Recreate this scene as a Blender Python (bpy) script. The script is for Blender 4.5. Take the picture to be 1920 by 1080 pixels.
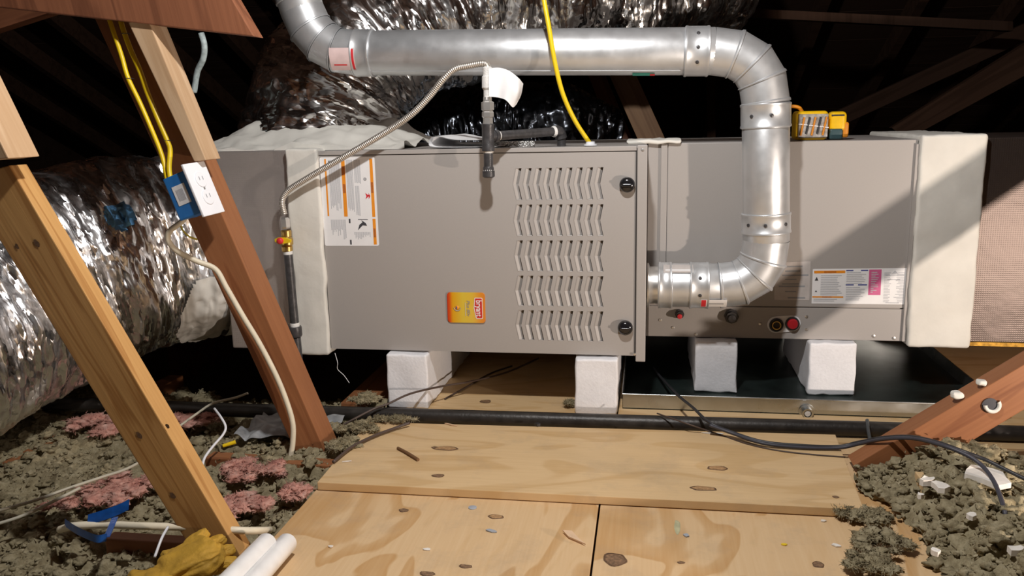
import bpy, bmesh, math, random
import numpy as np
from mathutils import Vector, Matrix

for o in list(bpy.data.objects):
    bpy.data.objects.remove(o, do_unlink=True)
SC = bpy.context.scene
COL = SC.collection
random.seed(7)
RNG = np.random.default_rng(7)

# ------------------------------------------------------------------ camera
CAM_POS = np.array([0.84517, -2.07686, 0.75261])
YAW, PITCH, ROLL, FPX = -0.1626, 0.19934, -0.02116, 1560.0
FWD = np.array([math.sin(YAW)*math.cos(PITCH), math.cos(YAW)*math.cos(PITCH), -math.sin(PITCH)])
_r = np.array([math.cos(YAW), -math.sin(YAW), 0.0])
_u = np.cross(_r, FWD)
RIGHT = _r*math.cos(ROLL) + _u*math.sin(ROLL)
UP = -_r*math.sin(ROLL) + _u*math.cos(ROLL)
cam_data = bpy.data.cameras.new('camera')
cam = bpy.data.objects.new('camera', cam_data)
COL.objects.link(cam)
cam_data.sensor_width = 36.0
cam_data.lens = FPX*36.0/1920.0
cam_data.clip_start = 0.02
M = Matrix.Identity(4)
for i in range(3):
    M[i][0] = RIGHT[i]; M[i][1] = UP[i]; M[i][2] = -FWD[i]; M[i][3] = CAM_POS[i]
cam.matrix_world = M
SC.camera = cam

# ------------------------------------------------------------------ world, lamps, exposure
world = bpy.data.worlds.new('attic_air')
SC.world = world
world.use_nodes = True
bg = world.node_tree.nodes['Background']
bg.inputs[0].default_value = (1.0, 0.8, 0.62, 1)
bg.inputs[1].default_value = 0.01
SC.view_settings.view_transform = 'Standard'
SC.view_settings.look = 'None'
SC.view_settings.gamma = 1.0
SC.view_settings.exposure = 0.0
SC.view_settings.use_curve_mapping = False

def lamp(name, loc, power, color, radius):
    d = bpy.data.lights.new(name, 'POINT')
    d.energy = power; d.color = color; d.shadow_soft_size = radius
    o = bpy.data.objects.new(name, d)
    COL.objects.link(o); o.location = loc
    return o
lamp('bare_bulb_light', (0.74, -1.00, 1.58), 76.0, (1.0, 0.985, 0.965), 0.035)
lamp('work_light', (2.36, -1.20, 0.23), 88.0, (1.0, 0.85, 0.73), 0.02)

# ------------------------------------------------------------------ measuring: a photo direction met with a plane of the room
def ray(px, py):
    return FWD + RIGHT*(px-960.0)/FPX + UP*(540.0-py)/FPX
def on_y(px, py, Y):
    d = ray(px, py); return CAM_POS + d*(Y-CAM_POS[1])/d[1]
def on_z(px, py, Z):
    d = ray(px, py); return CAM_POS + d*(Z-CAM_POS[2])/d[2]
def on_x(px, py, X):
    d = ray(px, py); return CAM_POS + d*(X-CAM_POS[0])/d[0]

# ------------------------------------------------------------------ noise
def vnoise(P, freq, seed=0):
    P = np.asarray(P, float)*freq
    rg = np.random.default_rng(seed)
    T = rg.random((32, 32, 32))*2-1
    i = np.floor(P).astype(int); f = P-i
    f = f*f*(3-2*f)
    def g(a, b, c): return T[(i[:, 0]+a) % 32, (i[:, 1]+b) % 32, (i[:, 2]+c) % 32]
    x0 = g(0,0,0)*(1-f[:,0])+g(1,0,0)*f[:,0]; x1 = g(0,1,0)*(1-f[:,0])+g(1,1,0)*f[:,0]
    x2 = g(0,0,1)*(1-f[:,0])+g(1,0,1)*f[:,0]; x3 = g(0,1,1)*(1-f[:,0])+g(1,1,1)*f[:,0]
    y0 = x0*(1-f[:,1])+x1*f[:,1]; y1 = x2*(1-f[:,1])+x3*f[:,1]
    return y0*(1-f[:,2])+y1*f[:,2]
def vnoise3(P, freq, seed=0):
    return np.stack([vnoise(P, freq, seed+k*17) for k in range(3)], 1)

# ------------------------------------------------------------------ objects
ORIGIN = {}
def put(o, parent, origin, label, cat, group, kind):
    COL.objects.link(o)
    ORIGIN[o.name] = np.array(origin, float)
    if parent is not None:
        o.parent = parent
        o.location = Vector(np.array(origin, float) - ORIGIN[parent.name])
    else:
        o.location = Vector(origin)
    if label: o['label'] = label
    if cat: o['category'] = cat
    if group: o['group'] = group
    if kind: o['kind'] = kind
    return o
def thing(name, origin, label, cat, group=None, kind=None):
    o = bpy.data.objects.new(name, None)
    o.empty_display_size = 0.05
    return put(o, None, origin, label, cat, group, kind)

class MB:
    def __init__(s): s.v = []; s.f = []
    def add(s, vs, fs):
        k = len(s.v); s.v += [tuple(map(float, p)) for p in vs]; s.f += [tuple(i+k for i in f) for f in fs]; return s
    def box(s, x0, x1, y0, y1, z0, z1):
        return s.add([(x0,y0,z0),(x1,y0,z0),(x1,y1,z0),(x0,y1,z0),(x0,y0,z1),(x1,y0,z1),(x1,y1,z1),(x0,y1,z1)],
                     [(0,3,2,1),(4,5,6,7),(0,1,5,4),(1,2,6,5),(2,3,7,6),(3,0,4,7)])
    def prism(s, poly, d):
        poly = [np.array(p, float) for p in poly]; d = np.array(d, float); n = len(poly)
        return s.add(poly+[p+d for p in poly], [tuple(range(n)), tuple(range(2*n-1, n-1, -1))]+[(i, i+n, (i+1) % n+n, (i+1) % n) for i in range(n)])
    def tube(s, path, r, n=16, caps=True, mitre=False, twist=0.0):
        path = [np.array(p, float) for p in path]; m = len(path)
        rr = [r]*m if np.isscalar(r) else list(r)
        T = []
        for i in range(m):
            a = path[min(i+1, m-1)]-path[max(i-1, 0)]
            if mitre and 0 < i < m-1:
                d1 = path[i]-path[i-1]; d2 = path[i+1]-path[i]
                a = d1/np.linalg.norm(d1)+d2/np.linalg.norm(d2)
            T.append(a/(np.linalg.norm(a)+1e-12))
        ref = np.array([0, 0, 1.0]) if abs(T[0][2]) < 0.9 else np.array([0, 1.0, 0])
        N = np.cross(T[0], ref); N /= np.linalg.norm(N)
        vs = []
        for i in range(m):
            if i: 
                N = N-T[i]*np.dot(N, T[i]); N /= np.linalg.norm(N)
            B = np.cross(T[i], N)
            k = 1.0; mdir = None
            if mitre and 0 < i < m-1:
                d1 = path[i]-path[i-1]; d1 /= np.linalg.norm(d1); c = float(np.dot(d1, T[i]))
                w = d1-T[i]*c
                if np.linalg.norm(w) > 1e-6: mdir = w/np.linalg.norm(w); k = 1/c
            for j in range(n):
                t = 2*math.pi*j/n+twist
                off = (N*math.cos(t)+B*math.sin(t))*rr[i]
                if mdir is not None: off = off+mdir*np.dot(off, mdir)*(k-1)
                vs.append(path[i]+off)
        fs = [(i*n+j, (i+1)*n+j, (i+1)*n+(j+1) % n, i*n+(j+1) % n) for i in range(m-1) for j in range(n)]
        if caps: fs += [tuple(range(n)), tuple((m-1)*n+j for j in range(n-1, -1, -1))]
        return s.add(vs, fs)
    def lathe(s, p, d, prof, n=24):
        """prof: list of (distance along d, radius)"""
        p = np.array(p, float); d = np.array(d, float); d /= np.linalg.norm(d)
        ref = np.array([0, 0, 1.0]) if abs(d[2]) < 0.9 else np.array([0, 1.0, 0])
        N = np.cross(d, ref); N /= np.linalg.norm(N); B = np.cross(d, N); m = len(prof)
        vs = [p+d*a+(N*math.cos(2*math.pi*j/n)+B*math.sin(2*math.pi*j/n))*r for a, r in prof for j in range(n)]
        fs = [(i*n+j, (i+1)*n+j, (i+1)*n+(j+1) % n, i*n+(j+1) % n) for i in range(m-1) for j in range(n)]
        fs += [tuple(range(n)), tuple((m-1)*n+j for j in range(n-1, -1, -1))]
        return s.add(vs, fs)
    def torus(s, c, axis, R, r, n=20, k=8, arc=1.0):
        c = np.array(c, float); a = np.array(axis, float); a /= np.linalg.norm(a)
        ref = np.array([0, 0, 1.0]) if abs(a[2]) < 0.9 else np.array([0, 1.0, 0])
        N = np.cross(a, ref); N /= np.linalg.norm(N); B = np.cross(a, N)
        m = n if arc >= 1 else n+1
        vs = []
        for i in range(m):
            t = 2*math.pi*arc*i/n; e = N*math.cos(t)+B*math.sin(t)
            for j in range(k):
                q = 2*math.pi*j/k
                vs.append(c+e*(R+r*math.cos(q))+a*r*math.sin(q))
        lim = n
        fs = [(i*k+j, ((i+1) % m)*k+j, ((i+1) % m)*k+(j+1) % k, i*k+(j+1) % k) for i in range(lim) for j in range(k)]
        return s.add(vs, fs)
    def sheet(s, grid):
        g = np.asarray(grid, float); a, b = g.shape[:2]
        return s.add(g.reshape(-1, 3), [(i*b+j, i*b+j+1, (i+1)*b+j+1, (i+1)*b+j) for i in range(a-1) for j in range(b-1)])
    def rbox(s, x0, x1, y0, y1, z0, z1, r, res, amp=0.0, freq=30, seed=1, fine=0.0):
        lo = np.array([x0, y0, z0]); hi = np.array([x1, y1, z1])
        for ax in range(3):
            a, b = [(1, 2), (2, 0), (0, 1)][ax]
            na = max(2, int((hi[a]-lo[a])/res)); nb = max(2, int((hi[b]-lo[b])/res))
            def coords(l, h, n):
                c = np.linspace(l, h, n+1)
                e = np.array([l+r*.12, l+r*.35, l+r*.7, l+r, h-r, h-r*.7, h-r*.35, h-r*.12])
                return np.unique(np.concatenate([c, e]))
            A = coords(lo[a], hi[a], na); Bc = coords(lo[b], hi[b], nb)
            for side in (0, 1):
                g = np.zeros((len(A), len(Bc), 3)); g[..., a] = A[:, None]; g[..., b] = Bc[None, :]; g[..., ax] = (lo, hi)[side][ax]
                P = g.reshape(-1, 3); q = np.clip(P, lo+r, hi-r); d = P-q
                L = np.linalg.norm(d, axis=1, keepdims=True); P = q+d/np.maximum(L, 1e-9)*r
                if amp: P = P+vnoise3(P, freq, seed)*amp
                if fine: P = P+vnoise3(P, freq*5, seed+3)*fine
                g = P.reshape(g.shape)
                s.sheet(g if side else g[::-1])
        return s
    def build(s, name, mat, parent=None, label=None, cat=None, group=None, kind=None, smooth=None, bevel=0.0, origin=None, merge=False, frame=None):
        me = bpy.data.meshes.new(name)
        V = np.array(s.v)
        if frame is not None:                      # frame: 3x3 with local axes in columns
            origin = V.mean(0) if origin is None else np.array(origin, float)
            V = (V-origin) @ frame
        else:
            if origin is None: origin = (((V.min(0)+V.max(0))/2)[0], ((V.min(0)+V.max(0))/2)[1], V[:, 2].min())
            V = V-np.array(origin, float)
        me.from_pydata([tuple(p) for p in V], [], s.f)
        me.update()
        bm = bmesh.new(); bm.from_mesh(me)
        if merge: bmesh.ops.remove_doubles(bm, verts=bm.verts, dist=1e-5)
        bmesh.ops.recalc_face_normals(bm, faces=bm.faces)
        if bevel:
            ed = [e for e in bm.edges if len(e.link_faces) == 2 and e.calc_face_angle(0) > 0.6]
            bmesh.ops.bevel(bm, geom=ed, offset=bevel, segments=2, profile=0.6, affect='EDGES', clamp_overlap=True)
        bm.to_mesh(me); bm.free()
        if smooth is not None:
            for p in me.polygons: p.use_smooth = True
            if smooth < 180: me.set_sharp_from_angle(angle=math.radians(smooth))
        if mat is not None: me.materials.append(mat)
        o = bpy.data.objects.new(name, me)
        put(o, parent, origin, label, cat, group, kind)
        if frame is not None:
            m = Matrix([[frame[i][j] for j in range(3)] for i in range(3)]).to_4x4()
            o.rotation_euler = m.to_euler()
        return o

def spline(pts, sub=8):
    P = [np.array(p, float) for p in pts]; P = [2*P[0]-P[1]]+P+[2*P[-1]-P[-2]]
    out = []
    for i in range(1, len(P)-2):
        for k in range(sub):
            t = k/sub
            out.append(0.5*((2*P[i])+(-P[i-1]+P[i+1])*t+(2*P[i-1]-5*P[i]+4*P[i+1]-P[i+2])*t*t+(-P[i-1]+3*P[i]-3*P[i+1]+P[i+2])*t**3))
    out.append(P[-2]); return out

def text_mesh(body, size, origin, ex, ey, name, mat, parent, shear=0.0, offset=0.0, scale_x=1.0):
    cu = bpy.data.curves.new('lettering', 'FONT'); cu.body = body; cu.size = 1.0
    cu.align_x = 'CENTER'; cu.align_y = 'CENTER'; cu.shear = shear; cu.offset = offset
    to = bpy.data.objects.new('lettering_source', cu); COL.objects.link(to)
    bpy.context.view_layer.update()
    dg = bpy.context.evaluated_depsgraph_get()
    me = bpy.data.meshes.new_from_object(to.evaluated_get(dg))
    vs = np.array([v.co[:] for v in me.vertices]); fs = [tuple(p.vertices) for p in me.polygons]
    bpy.data.objects.remove(to, do_unlink=True); bpy.data.meshes.remove(me); bpy.data.curves.remove(cu)
    ex = np.array(ex, float); ey = np.array(ey, float); o = np.array(origin, float)
    W = [o+ex*(v[0]*size*scale_x)+ey*(v[1]*size) for v in vs]
    return MB().add(W, fs).build(name, mat, parent)

# ------------------------------------------------------------------ materials
def newmat(name):
    m = bpy.data.materials.new(name); m.use_nodes = True
    nt = m.node_tree; b = nt.nodes['Principled BSDF']
    return m, nt, b
def N(nt, typ, **kw):
    n = nt.nodes.new(typ)
    for k, v in kw.items():
        if k in n.inputs: n.inputs[k].default_value = v
        else: setattr(n, k, v)
    return n
def coords(nt, scale=(1, 1, 1), kind='Object', rot=(0, 0, 0)):
    tc = nt.nodes.new('ShaderNodeTexCoord'); mp = nt.nodes.new('ShaderNodeMapping')
    mp.inputs['Scale'].default_value = scale; mp.inputs['Rotation'].default_value = rot
    nt.links.new(tc.outputs[kind], mp.inputs['Vector']); return mp.outputs[0]
def ramp(nt, fac, stops):
    r = nt.nodes.new('ShaderNodeValToRGB'); nt.links.new(fac, r.inputs[0])
    e = r.color_ramp.elements
    while len(e) < len(stops): e.new(0.5)
    for k, (p, c) in enumerate(stops): e[k].position = p; e[k].color = (*c, 1) if len(c) == 3 else c
    return r.outputs[0]
def mixc(nt, fac, a, b, mode='MIX'):
    n = nt.nodes.new('ShaderNodeMix'); n.data_type = 'RGBA'; n.blend_type = mode
    for sock, val in ((n.inputs[0], fac), (n.inputs[6], a), (n.inputs[7], b)):
        if hasattr(val, 'links'): nt.links.new(val, sock)
        else: sock.default_value = val if np.isscalar(val) else (*val, 1)[:4]
    return n.outputs[2]
def bump(nt, b, h, strength=0.3, dist=0.002):
    n = N(nt, 'ShaderNodeBump'); n.inputs['Strength'].default_value = strength; n.inputs['Distance'].default_value = dist
    nt.links.new(h, n.inputs['Height']); nt.links.new(n.outputs[0], b.inputs['Normal']); return n
def plain(name, col, rough=0.5, metal=0.0, vary=0.08, scale=40, bmp=0.0, bscale=300, spec=0.5, coat=0.0, rvar=0.0):
    m, nt, b = newmat(name); b.inputs['Roughness'].default_value = rough; b.inputs['Metallic'].default_value = metal
    b.inputs['Specular IOR Level'].default_value = spec; b.inputs['Coat Weight'].default_value = coat
    v = coords(nt); n = N(nt, 'ShaderNodeTexNoise', Scale=scale, Detail=4.0); nt.links.new(v, n.inputs['Vector'])
    c = np.array(col)
    nt.links.new(ramp(nt, n.outputs[0], [(0.3, tuple(c*(1-vary))), (0.7, tuple(np.minimum(c*(1+vary), 1)))]), b.inputs['Base Color'])
    if rvar:
        nt.links.new(ramp(nt, n.outputs[0], [(0.3, (rough-rvar,)*3), (0.7, (rough+rvar,)*3)]), b.inputs['Roughness'])
    if bmp:
        n2 = N(nt, 'ShaderNodeTexNoise', Scale=bscale, Detail=3.0); nt.links.new(v, n2.inputs['Vector']); bump(nt, b, n2.outputs[0], bmp)
    return m
def wood(name, light, dark, rough=0.55, ring=26, along=(0.6, 9, 9), blot=0.25, spec=0.35):
    m, nt, b = newmat(name); b.inputs['Roughness'].default_value = rough; b.inputs['Specular IOR Level'].default_value = spec
    v = coords(nt, along)
    n1 = N(nt, 'ShaderNodeTexNoise', Scale=1.6, Detail=3.0, Distortion=0.4); nt.links.new(v, n1.inputs['Vector'])
    mul = N(nt, 'ShaderNodeMath', operation='MULTIPLY'); mul.inputs[1].default_value = ring; nt.links.new(n1.outputs[0], mul.inputs[0])
    sn = N(nt, 'ShaderNodeMath', operation='SINE'); nt.links.new(mul.outputs[0], sn.inputs[0])
    c1 = ramp(nt, sn.outputs[0], [(0.0, light), (0.55, light), (1.0, dark)])
    v2 = coords(nt, (4, 140, 140)); n2 = N(nt, 'ShaderNodeTexNoise', Scale=1.0, Detail=5.0); nt.links.new(v2, n2.inputs['Vector'])
    c2 = mixc(nt, 0.35, c1, ramp(nt, n2.outputs[0], [(0.3, dark), (0.7, light)]))
    v3 = coords(nt, (3, 8, 8)); n3 = N(nt, 'ShaderNodeTexNoise', Scale=1.5, Detail=2.0); nt.links.new(v3, n3.inputs['Vector'])
    c3 = mixc(nt, ramp(nt, n3.outputs[0], [(0.4, (0, 0, 0)), (0.75, (blot,)*3)]), c2, tuple(np.array(dark)*0.7))
    nt.links.new(c3, b.inputs['Base Color']); bump(nt, b, n2.outputs[0], 0.25, 0.0015)
    return m
def plywood(name, light, mid, dark, blotch):
    m, nt, b = newmat(name); b.inputs['Roughness'].default_value = 0.5; b.inputs['Specular IOR Level'].default_value = 0.3
    v = coords(nt, (1.3, 4.5, 1) if blotch < 0.5 else (5.5, 2.2, 1))
    n1 = N(nt, 'ShaderNodeTexNoise', Scale=1.1, Detail=2.0, Distortion=0.9); nt.links.new(v, n1.inputs['Vector'])
    mul = N(nt, 'ShaderNodeMath', operation='MULTIPLY'); mul.inputs[1].default_value = 38; nt.links.new(n1.outputs[0], mul.inputs[0])
    sn = N(nt, 'ShaderNodeMath', operation='SINE'); nt.links.new(mul.outputs[0], sn.inputs[0])
    c1 = ramp(nt, sn.outputs[0], [(0.0, light), (0.5, light), (0.9, mid), (1.0, mid)])
    edge = ramp(nt, n1.outputs[0], [(0.50, (0, 0, 0)), (0.515, (blotch,)*3), (0.60, (blotch*0.7,)*3), (0.63, (0, 0, 0))])
    c2 = mixc(nt, edge, c1 if blotch < 0.5 else mixc(nt, 0.3, light, c1), dark)
    v2 = coords(nt, (6, 160, 10) if blotch < 0.5 else (160, 6, 10)); n2 = N(nt, 'ShaderNodeTexNoise', Scale=1.0, Detail=4.0); nt.links.new(v2, n2.inputs['Vector'])
    c3 = mixc(nt, 0.22, c2, ramp(nt, n2.outputs[0], [(0.3, dark), (0.7, light)]))
    v4 = coords(nt); n4 = N(nt, 'ShaderNodeTexNoise', Scale=9.0, Detail=6.0, Roughness=0.7); nt.links.new(v4, n4.inputs['Vector'])
    c4 = mixc(nt, ramp(nt, n4.outputs[0], [(0.52, (0, 0, 0)), (0.8, (0.45,)*3)]), c3, (0.36, 0.27, 0.19))
    nt.links.new(c4, b.inputs['Base Color']); bump(nt, b, n2.outputs[0], 0.2, 0.001)
    return m
def foil(name, col=(0.80, 0.81, 0.83), rough=0.16, scale=1.0, strength=0.55, sleeve=True):
    m, nt, b = newmat(name); b.inputs['Metallic'].default_value = 1.0; b.inputs['Base Color'].default_value = (*col, 1)
    if sleeve:
        an = nt.nodes.new('ShaderNodeAttribute'); an.attribute_name = 'sleeve'; v = an.outputs['Vector']
    else: v = coords(nt)
    n2 = N(nt, 'ShaderNodeTexNoise', Scale=22*scale, Detail=3.0, Roughness=0.6); nt.links.new(v, n2.inputs['Vector'])
    wv = mixc(nt, 0.05, v, n2.outputs[1], 'ADD')
    acc = None
    for sc, k in ((26*scale, strength), (70*scale, strength*0.75)):
        vo = N(nt, 'ShaderNodeTexVoronoi', Scale=sc); nt.links.new(wv, vo.inputs['Vector'])
        sb = N(nt, 'ShaderNodeVectorMath', operation='SUBTRACT'); sb.inputs[1].default_value = (0.5, 0.5, 0.5); nt.links.new(vo.outputs['Color'], sb.inputs[0])
        ml = N(nt, 'ShaderNodeVectorMath', operation='SCALE'); ml.inputs['Scale'].default_value = k; nt.links.new(sb.outputs[0], ml.inputs[0])
        if acc is None: acc = ml.outputs[0]
        else:
            ad = N(nt, 'ShaderNodeVectorMath', operation='ADD'); nt.links.new(acc, ad.inputs[0]); nt.links.new(ml.outputs[0], ad.inputs[1]); acc = ad.outputs[0]
    ge = nt.nodes.new('ShaderNodeNewGeometry')
    ad = N(nt, 'ShaderNodeVectorMath', operation='ADD'); nt.links.new(acc, ad.inputs[0]); nt.links.new(ge.outputs['Normal'], ad.inputs[1])
    nm = N(nt, 'ShaderNodeVectorMath', operation='NORMALIZE'); nt.links.new(ad.outputs[0], nm.inputs[0])
    bp = bump(nt, b, n2.outputs[0], 0.5, 0.004); nt.links.new(nm.outputs[0], bp.inputs['Normal'])
    nt.links.new(ramp(nt, n2.outputs[0], [(0.3, (rough*0.7,)*3), (0.7, (rough*1.5,)*3)]), b.inputs['Roughness'])
    return m
def scrim(name, col, rough, metal=1.0, wavy=3.0):
    m, nt, b = newmat(name); b.inputs['Metallic'].default_value = metal; b.inputs['Base Color'].default_value = (*col, 1)
    v = coords(nt)
    w1 = N(nt, 'ShaderNodeTexWave', Scale=58.0, Distortion=0.6); w1.bands_direction = 'X'; w2 = N(nt, 'ShaderNodeTexWave', Scale=58.0, Distortion=0.6); w2.bands_direction = 'Z'
    nt.links.new(v, w1.inputs['Vector']); nt.links.new(v, w2.inputs['Vector'])
    mx = N(nt, 'ShaderNodeMath', operation='MAXIMUM'); nt.links.new(w1.outputs[1], mx.inputs[0]); nt.links.new(w2.outputs[1], mx.inputs[1])
    n = N(nt, 'ShaderNodeTexNoise', Scale=14.0, Detail=3.0); nt.links.new(v, n.inputs['Vector'])
    ad = N(nt, 'ShaderNodeMath', operation='MULTIPLY_ADD'); ad.inputs[1].default_value = wavy; nt.links.new(n.outputs[0], ad.inputs[0]); nt.links.new(mx.outputs[0], ad.inputs[2])
    bump(nt, b, ad.outputs[0], 0.35, 0.0006); b.inputs['Roughness'].default_value = rough
    return m
def fibre(name, cols, rough=0.95, scale=45):
    m, nt, b = newmat(name); b.inputs['Roughness'].default_value = rough; b.inputs['Specular IOR Level'].default_value = 0.1
    v = coords(nt); n = N(nt, 'ShaderNodeTexNoise', Scale=scale, Detail=6.0, Roughness=0.7); nt.links.new(v, n.inputs['Vector'])
    k = len(cols); nt.links.new(ramp(nt, n.outputs[0], [(0.28+0.44*i/(k-1), c) for i, c in enumerate(cols)]), b.inputs['Base Color'])
    n2 = N(nt, 'ShaderNodeTexNoise', Scale=260.0, Detail=5.0, Roughness=0.75); nt.links.new(v, n2.inputs['Vector']); bump(nt, b, n2.outputs[0], 0.9, 0.005)
    return m

MT = dict(
    strut_yellow=wood('fir_strut', (0.58, 0.33, 0.12), (0.36, 0.165, 0.045), ring=34),
    strut_red=wood('red_stained_strut', (0.33, 0.135, 0.055), (0.20, 0.068, 0.025), ring=22),
    scab=wood('pale_pine', (0.62, 0.44, 0.28), (0.46, 0.29, 0.16), ring=16),
    beam=wood('brown_beam', (0.27, 0.105, 0.052), (0.15, 0.055, 0.028), ring=18),
    brown=wood('brown_strut', (0.36, 0.205, 0.105), (0.24, 0.125, 0.06), ring=16),
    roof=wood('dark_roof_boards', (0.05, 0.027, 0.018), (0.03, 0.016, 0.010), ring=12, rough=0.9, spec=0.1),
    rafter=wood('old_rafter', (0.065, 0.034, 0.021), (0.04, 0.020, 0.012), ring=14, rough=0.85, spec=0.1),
    ply_top=plywood('pine_plywood', (0.70, 0.495, 0.27), (0.63, 0.42, 0.205), (0.50, 0.31, 0.135), 0.22),
    ply_low=plywood('patchy_plywood', (0.69, 0.485, 0.275), (0.62, 0.41, 0.205), (0.52, 0.295, 0.115), 0.9),
    knot=plain('knot_wood', (0.20, 0.115, 0.06), 0.7, vary=0.5, scale=160),
    knot_pale=plain('knot_pale', (0.38, 0.22, 0.10), 0.7, vary=0.3, scale=160),
    crack=plain('knot_rim', (0.13, 0.07, 0.035), 0.8, vary=0.4, scale=200),
    steel=plain('painted_grey_steel', (0.385, 0.36, 0.342), 0.42, vary=0.015, scale=300, bmp=0.04, bscale=900, spec=0.45),
    steel_in=plain('cabinet_inside_shade', (0.05, 0.045, 0.042), 0.8),  # dark colour stands for the shade inside the cabinet
    galv=plain('galvanized_steel', (0.70, 0.72, 0.74), 0.40, 0.72, vary=0.05, scale=30, bmp=0.03, bscale=60, rvar=0.04),
    galv_dark=plain('galvanized_pan', (0.56, 0.58, 0.58), 0.30, 1.0, vary=0.12, scale=14, bmp=0.06, bscale=25, rvar=0.06),
    pan_floor=plain('pan_floor_dark_reflection', (0.035, 0.05, 0.047), 0.35, 0.6, vary=0.5, scale=12),  # dark greenish reflection inside the galvanized pan, painted into the floor colour
    chrome=plain('bright_fitting', (0.76, 0.75, 0.73), 0.33, 0.85),
    braid=plain('coated_flex', (0.56, 0.52, 0.47), 0.42, 0.75),
    brass=plain('brass', (0.62, 0.42, 0.14), 0.35, 1.0, vary=0.15),
    iron=plain('black_iron', (0.065, 0.063, 0.066), 0.38, 0.3, vary=0.3, scale=80, bmp=0.2),
    oldpipe=plain('old_black_pipe', (0.03, 0.026, 0.023), 0.42, 0.2, vary=0.4, scale=30, bmp=0.3, bscale=120),
    dope=plain('white_pipe_dope', (0.72, 0.71, 0.69), 0.6, bmp=0.5),
    mastic=plain('white_mastic', (0.72, 0.70, 0.645), 0.75, vary=0.06, scale=14, bmp=0.35, bscale=55),
    foam=plain('white_foam', (0.83, 0.83, 0.86), 0.8, vary=0.03, scale=120, bmp=0.35, bscale=170),
    paper=plain('white_paper', (0.85, 0.85, 0.86), 0.6, vary=0.02),
    print_grey=plain('grey_print', (0.52, 0.53, 0.56), 0.6, vary=0.15, scale=500),
    print_mid=plain('mid_print', (0.30, 0.31, 0.33), 0.6),
    print_dark=plain('dark_print', (0.05, 0.05, 0.06), 0.6),
    print_orange=plain('orange_print', (0.85, 0.30, 0.02), 0.55, vary=0.05),
    print_brown=plain('brown_print', (0.45, 0.13, 0.02), 0.6, vary=0.3, scale=400),
    print_red=plain('red_print', (0.70, 0.03, 0.04), 0.5),
    print_blue=plain('blue_print', (0.06, 0.08, 0.30), 0.5),
    print_pink=plain('pink_print', (0.62, 0.12, 0.28), 0.55),
    print_green=plain('green_print', (0.05, 0.35, 0.28), 0.5),
    sticker_grey=plain('grey_sticker', (0.54, 0.50, 0.48), 0.55),
    badge_red=plain('badge_red', (0.62, 0.035, 0.03), 0.35),
    badge_white=plain('badge_white', (0.88, 0.80, 0.77), 0.4),
    knob=plain('black_plastic', (0.012, 0.012, 0.014), 0.16, vary=0.1, coat=0.5),
    rubber=plain('black_cable_jacket', (0.022, 0.022, 0.026), 0.45),
    brown_wire=plain('brown_wire_jacket', (0.07, 0.045, 0.035), 0.5),
    yellow_wire=plain('yellow_cable_jacket', (0.80, 0.56, 0.01), 0.4, vary=0.05),
    white_wire=plain('cream_cable_jacket', (0.72, 0.65, 0.50), 0.5, vary=0.06),
    grey_wire=plain('grey_wire_jacket', (0.45, 0.42, 0.33), 0.6),
    strap=plain('pale_blue_strap', (0.46, 0.55, 0.56), 0.5, vary=0.25, scale=90, bmp=0.4),
    box_blue=plain('blue_plastic_box', (0.015, 0.17, 0.52), 0.4, vary=0.06),
    plate=plain('white_plastic_plate', (0.82, 0.83, 0.87), 0.3, vary=0.02),
    tape_blue=plain('blue_tape', (0.01, 0.10, 0.42), 0.35, vary=0.25, scale=60),
    glove=plain('yellow_leather', (0.46, 0.26, 0.025), 0.75, vary=0.22, scale=30, bmp=0.7, bscale=140),
    pvc=plain('white_tube', (0.82, 0.81, 0.80), 0.35, vary=0.08, scale=25, coat=0.3, bmp=0.2, bscale=60),
    tool_yellow=plain('tool_yellow', (0.80, 0.48, 0.005), 0.4, vary=0.1),
    tool_black=plain('tool_black', (0.02, 0.02, 0.022), 0.45),
    tool_grey=plain('tool_window', (0.33, 0.31, 0.29), 0.25, vary=0.5, scale=90),
    tool_teal=plain('tool_teal', (0.03, 0.07, 0.08), 0.45),
    tool_orange=plain('tool_orange', (0.62, 0.22, 0.01), 0.45),
    glass_edge=plain('yellow_fiberglass_edge', (0.62, 0.33, 0.05), 0.9, vary=0.5, scale=60, bmp=0.9),
    duct_foil=foil('crumpled_duct_foil', col=(.88, .88, .89), rough=0.27, scale=1.15, strength=0.62),
    duct_blue=foil('blue_foil_reflection', col=(.18, .46, .85), rough=0.4, scale=1.0, strength=0.5, sleeve=False),  # blue of the outlet box mirrored in the foil, painted as a patch
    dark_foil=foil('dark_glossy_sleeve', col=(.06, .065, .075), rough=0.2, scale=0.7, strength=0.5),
    boot_foil=foil('crumpled_boot_foil', col=(0.82, 0.81, 0.80), rough=0.19, scale=0.95, strength=0.52),
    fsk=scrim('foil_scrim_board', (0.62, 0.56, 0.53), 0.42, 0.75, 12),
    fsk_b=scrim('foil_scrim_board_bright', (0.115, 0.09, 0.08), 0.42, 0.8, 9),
    wool=fibre('grey_loose_insulation', [(0.22, 0.175, 0.10), (0.39, 0.33, 0.205), (0.57, 0.495, 0.335)]),
    pink=fibre('pink_fiberglass', [(0.50, 0.21, 0.17), (0.70, 0.36, 0.29), (0.78, 0.53, 0.45)], scale=30),
    smear=plain('green_paint_smear', (0.46, 0.44, 0.27), 0.6, vary=.2),
    bark=plain('brown_stick', (0.17, 0.085, 0.035), 0.7),
    splinter=plain('pale_splinter', (0.72, 0.50, 0.32), 0.6),
    flake=plain('grey_flake', (0.36, 0.39, 0.44), 0.4),
    white_bit=plain('white_scrap', (0.80, 0.76, 0.70), 0.6, vary=0.12),
    drywall=plain('dark_underfloor', (0.10, 0.08, 0.06), 0.95),
)
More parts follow.
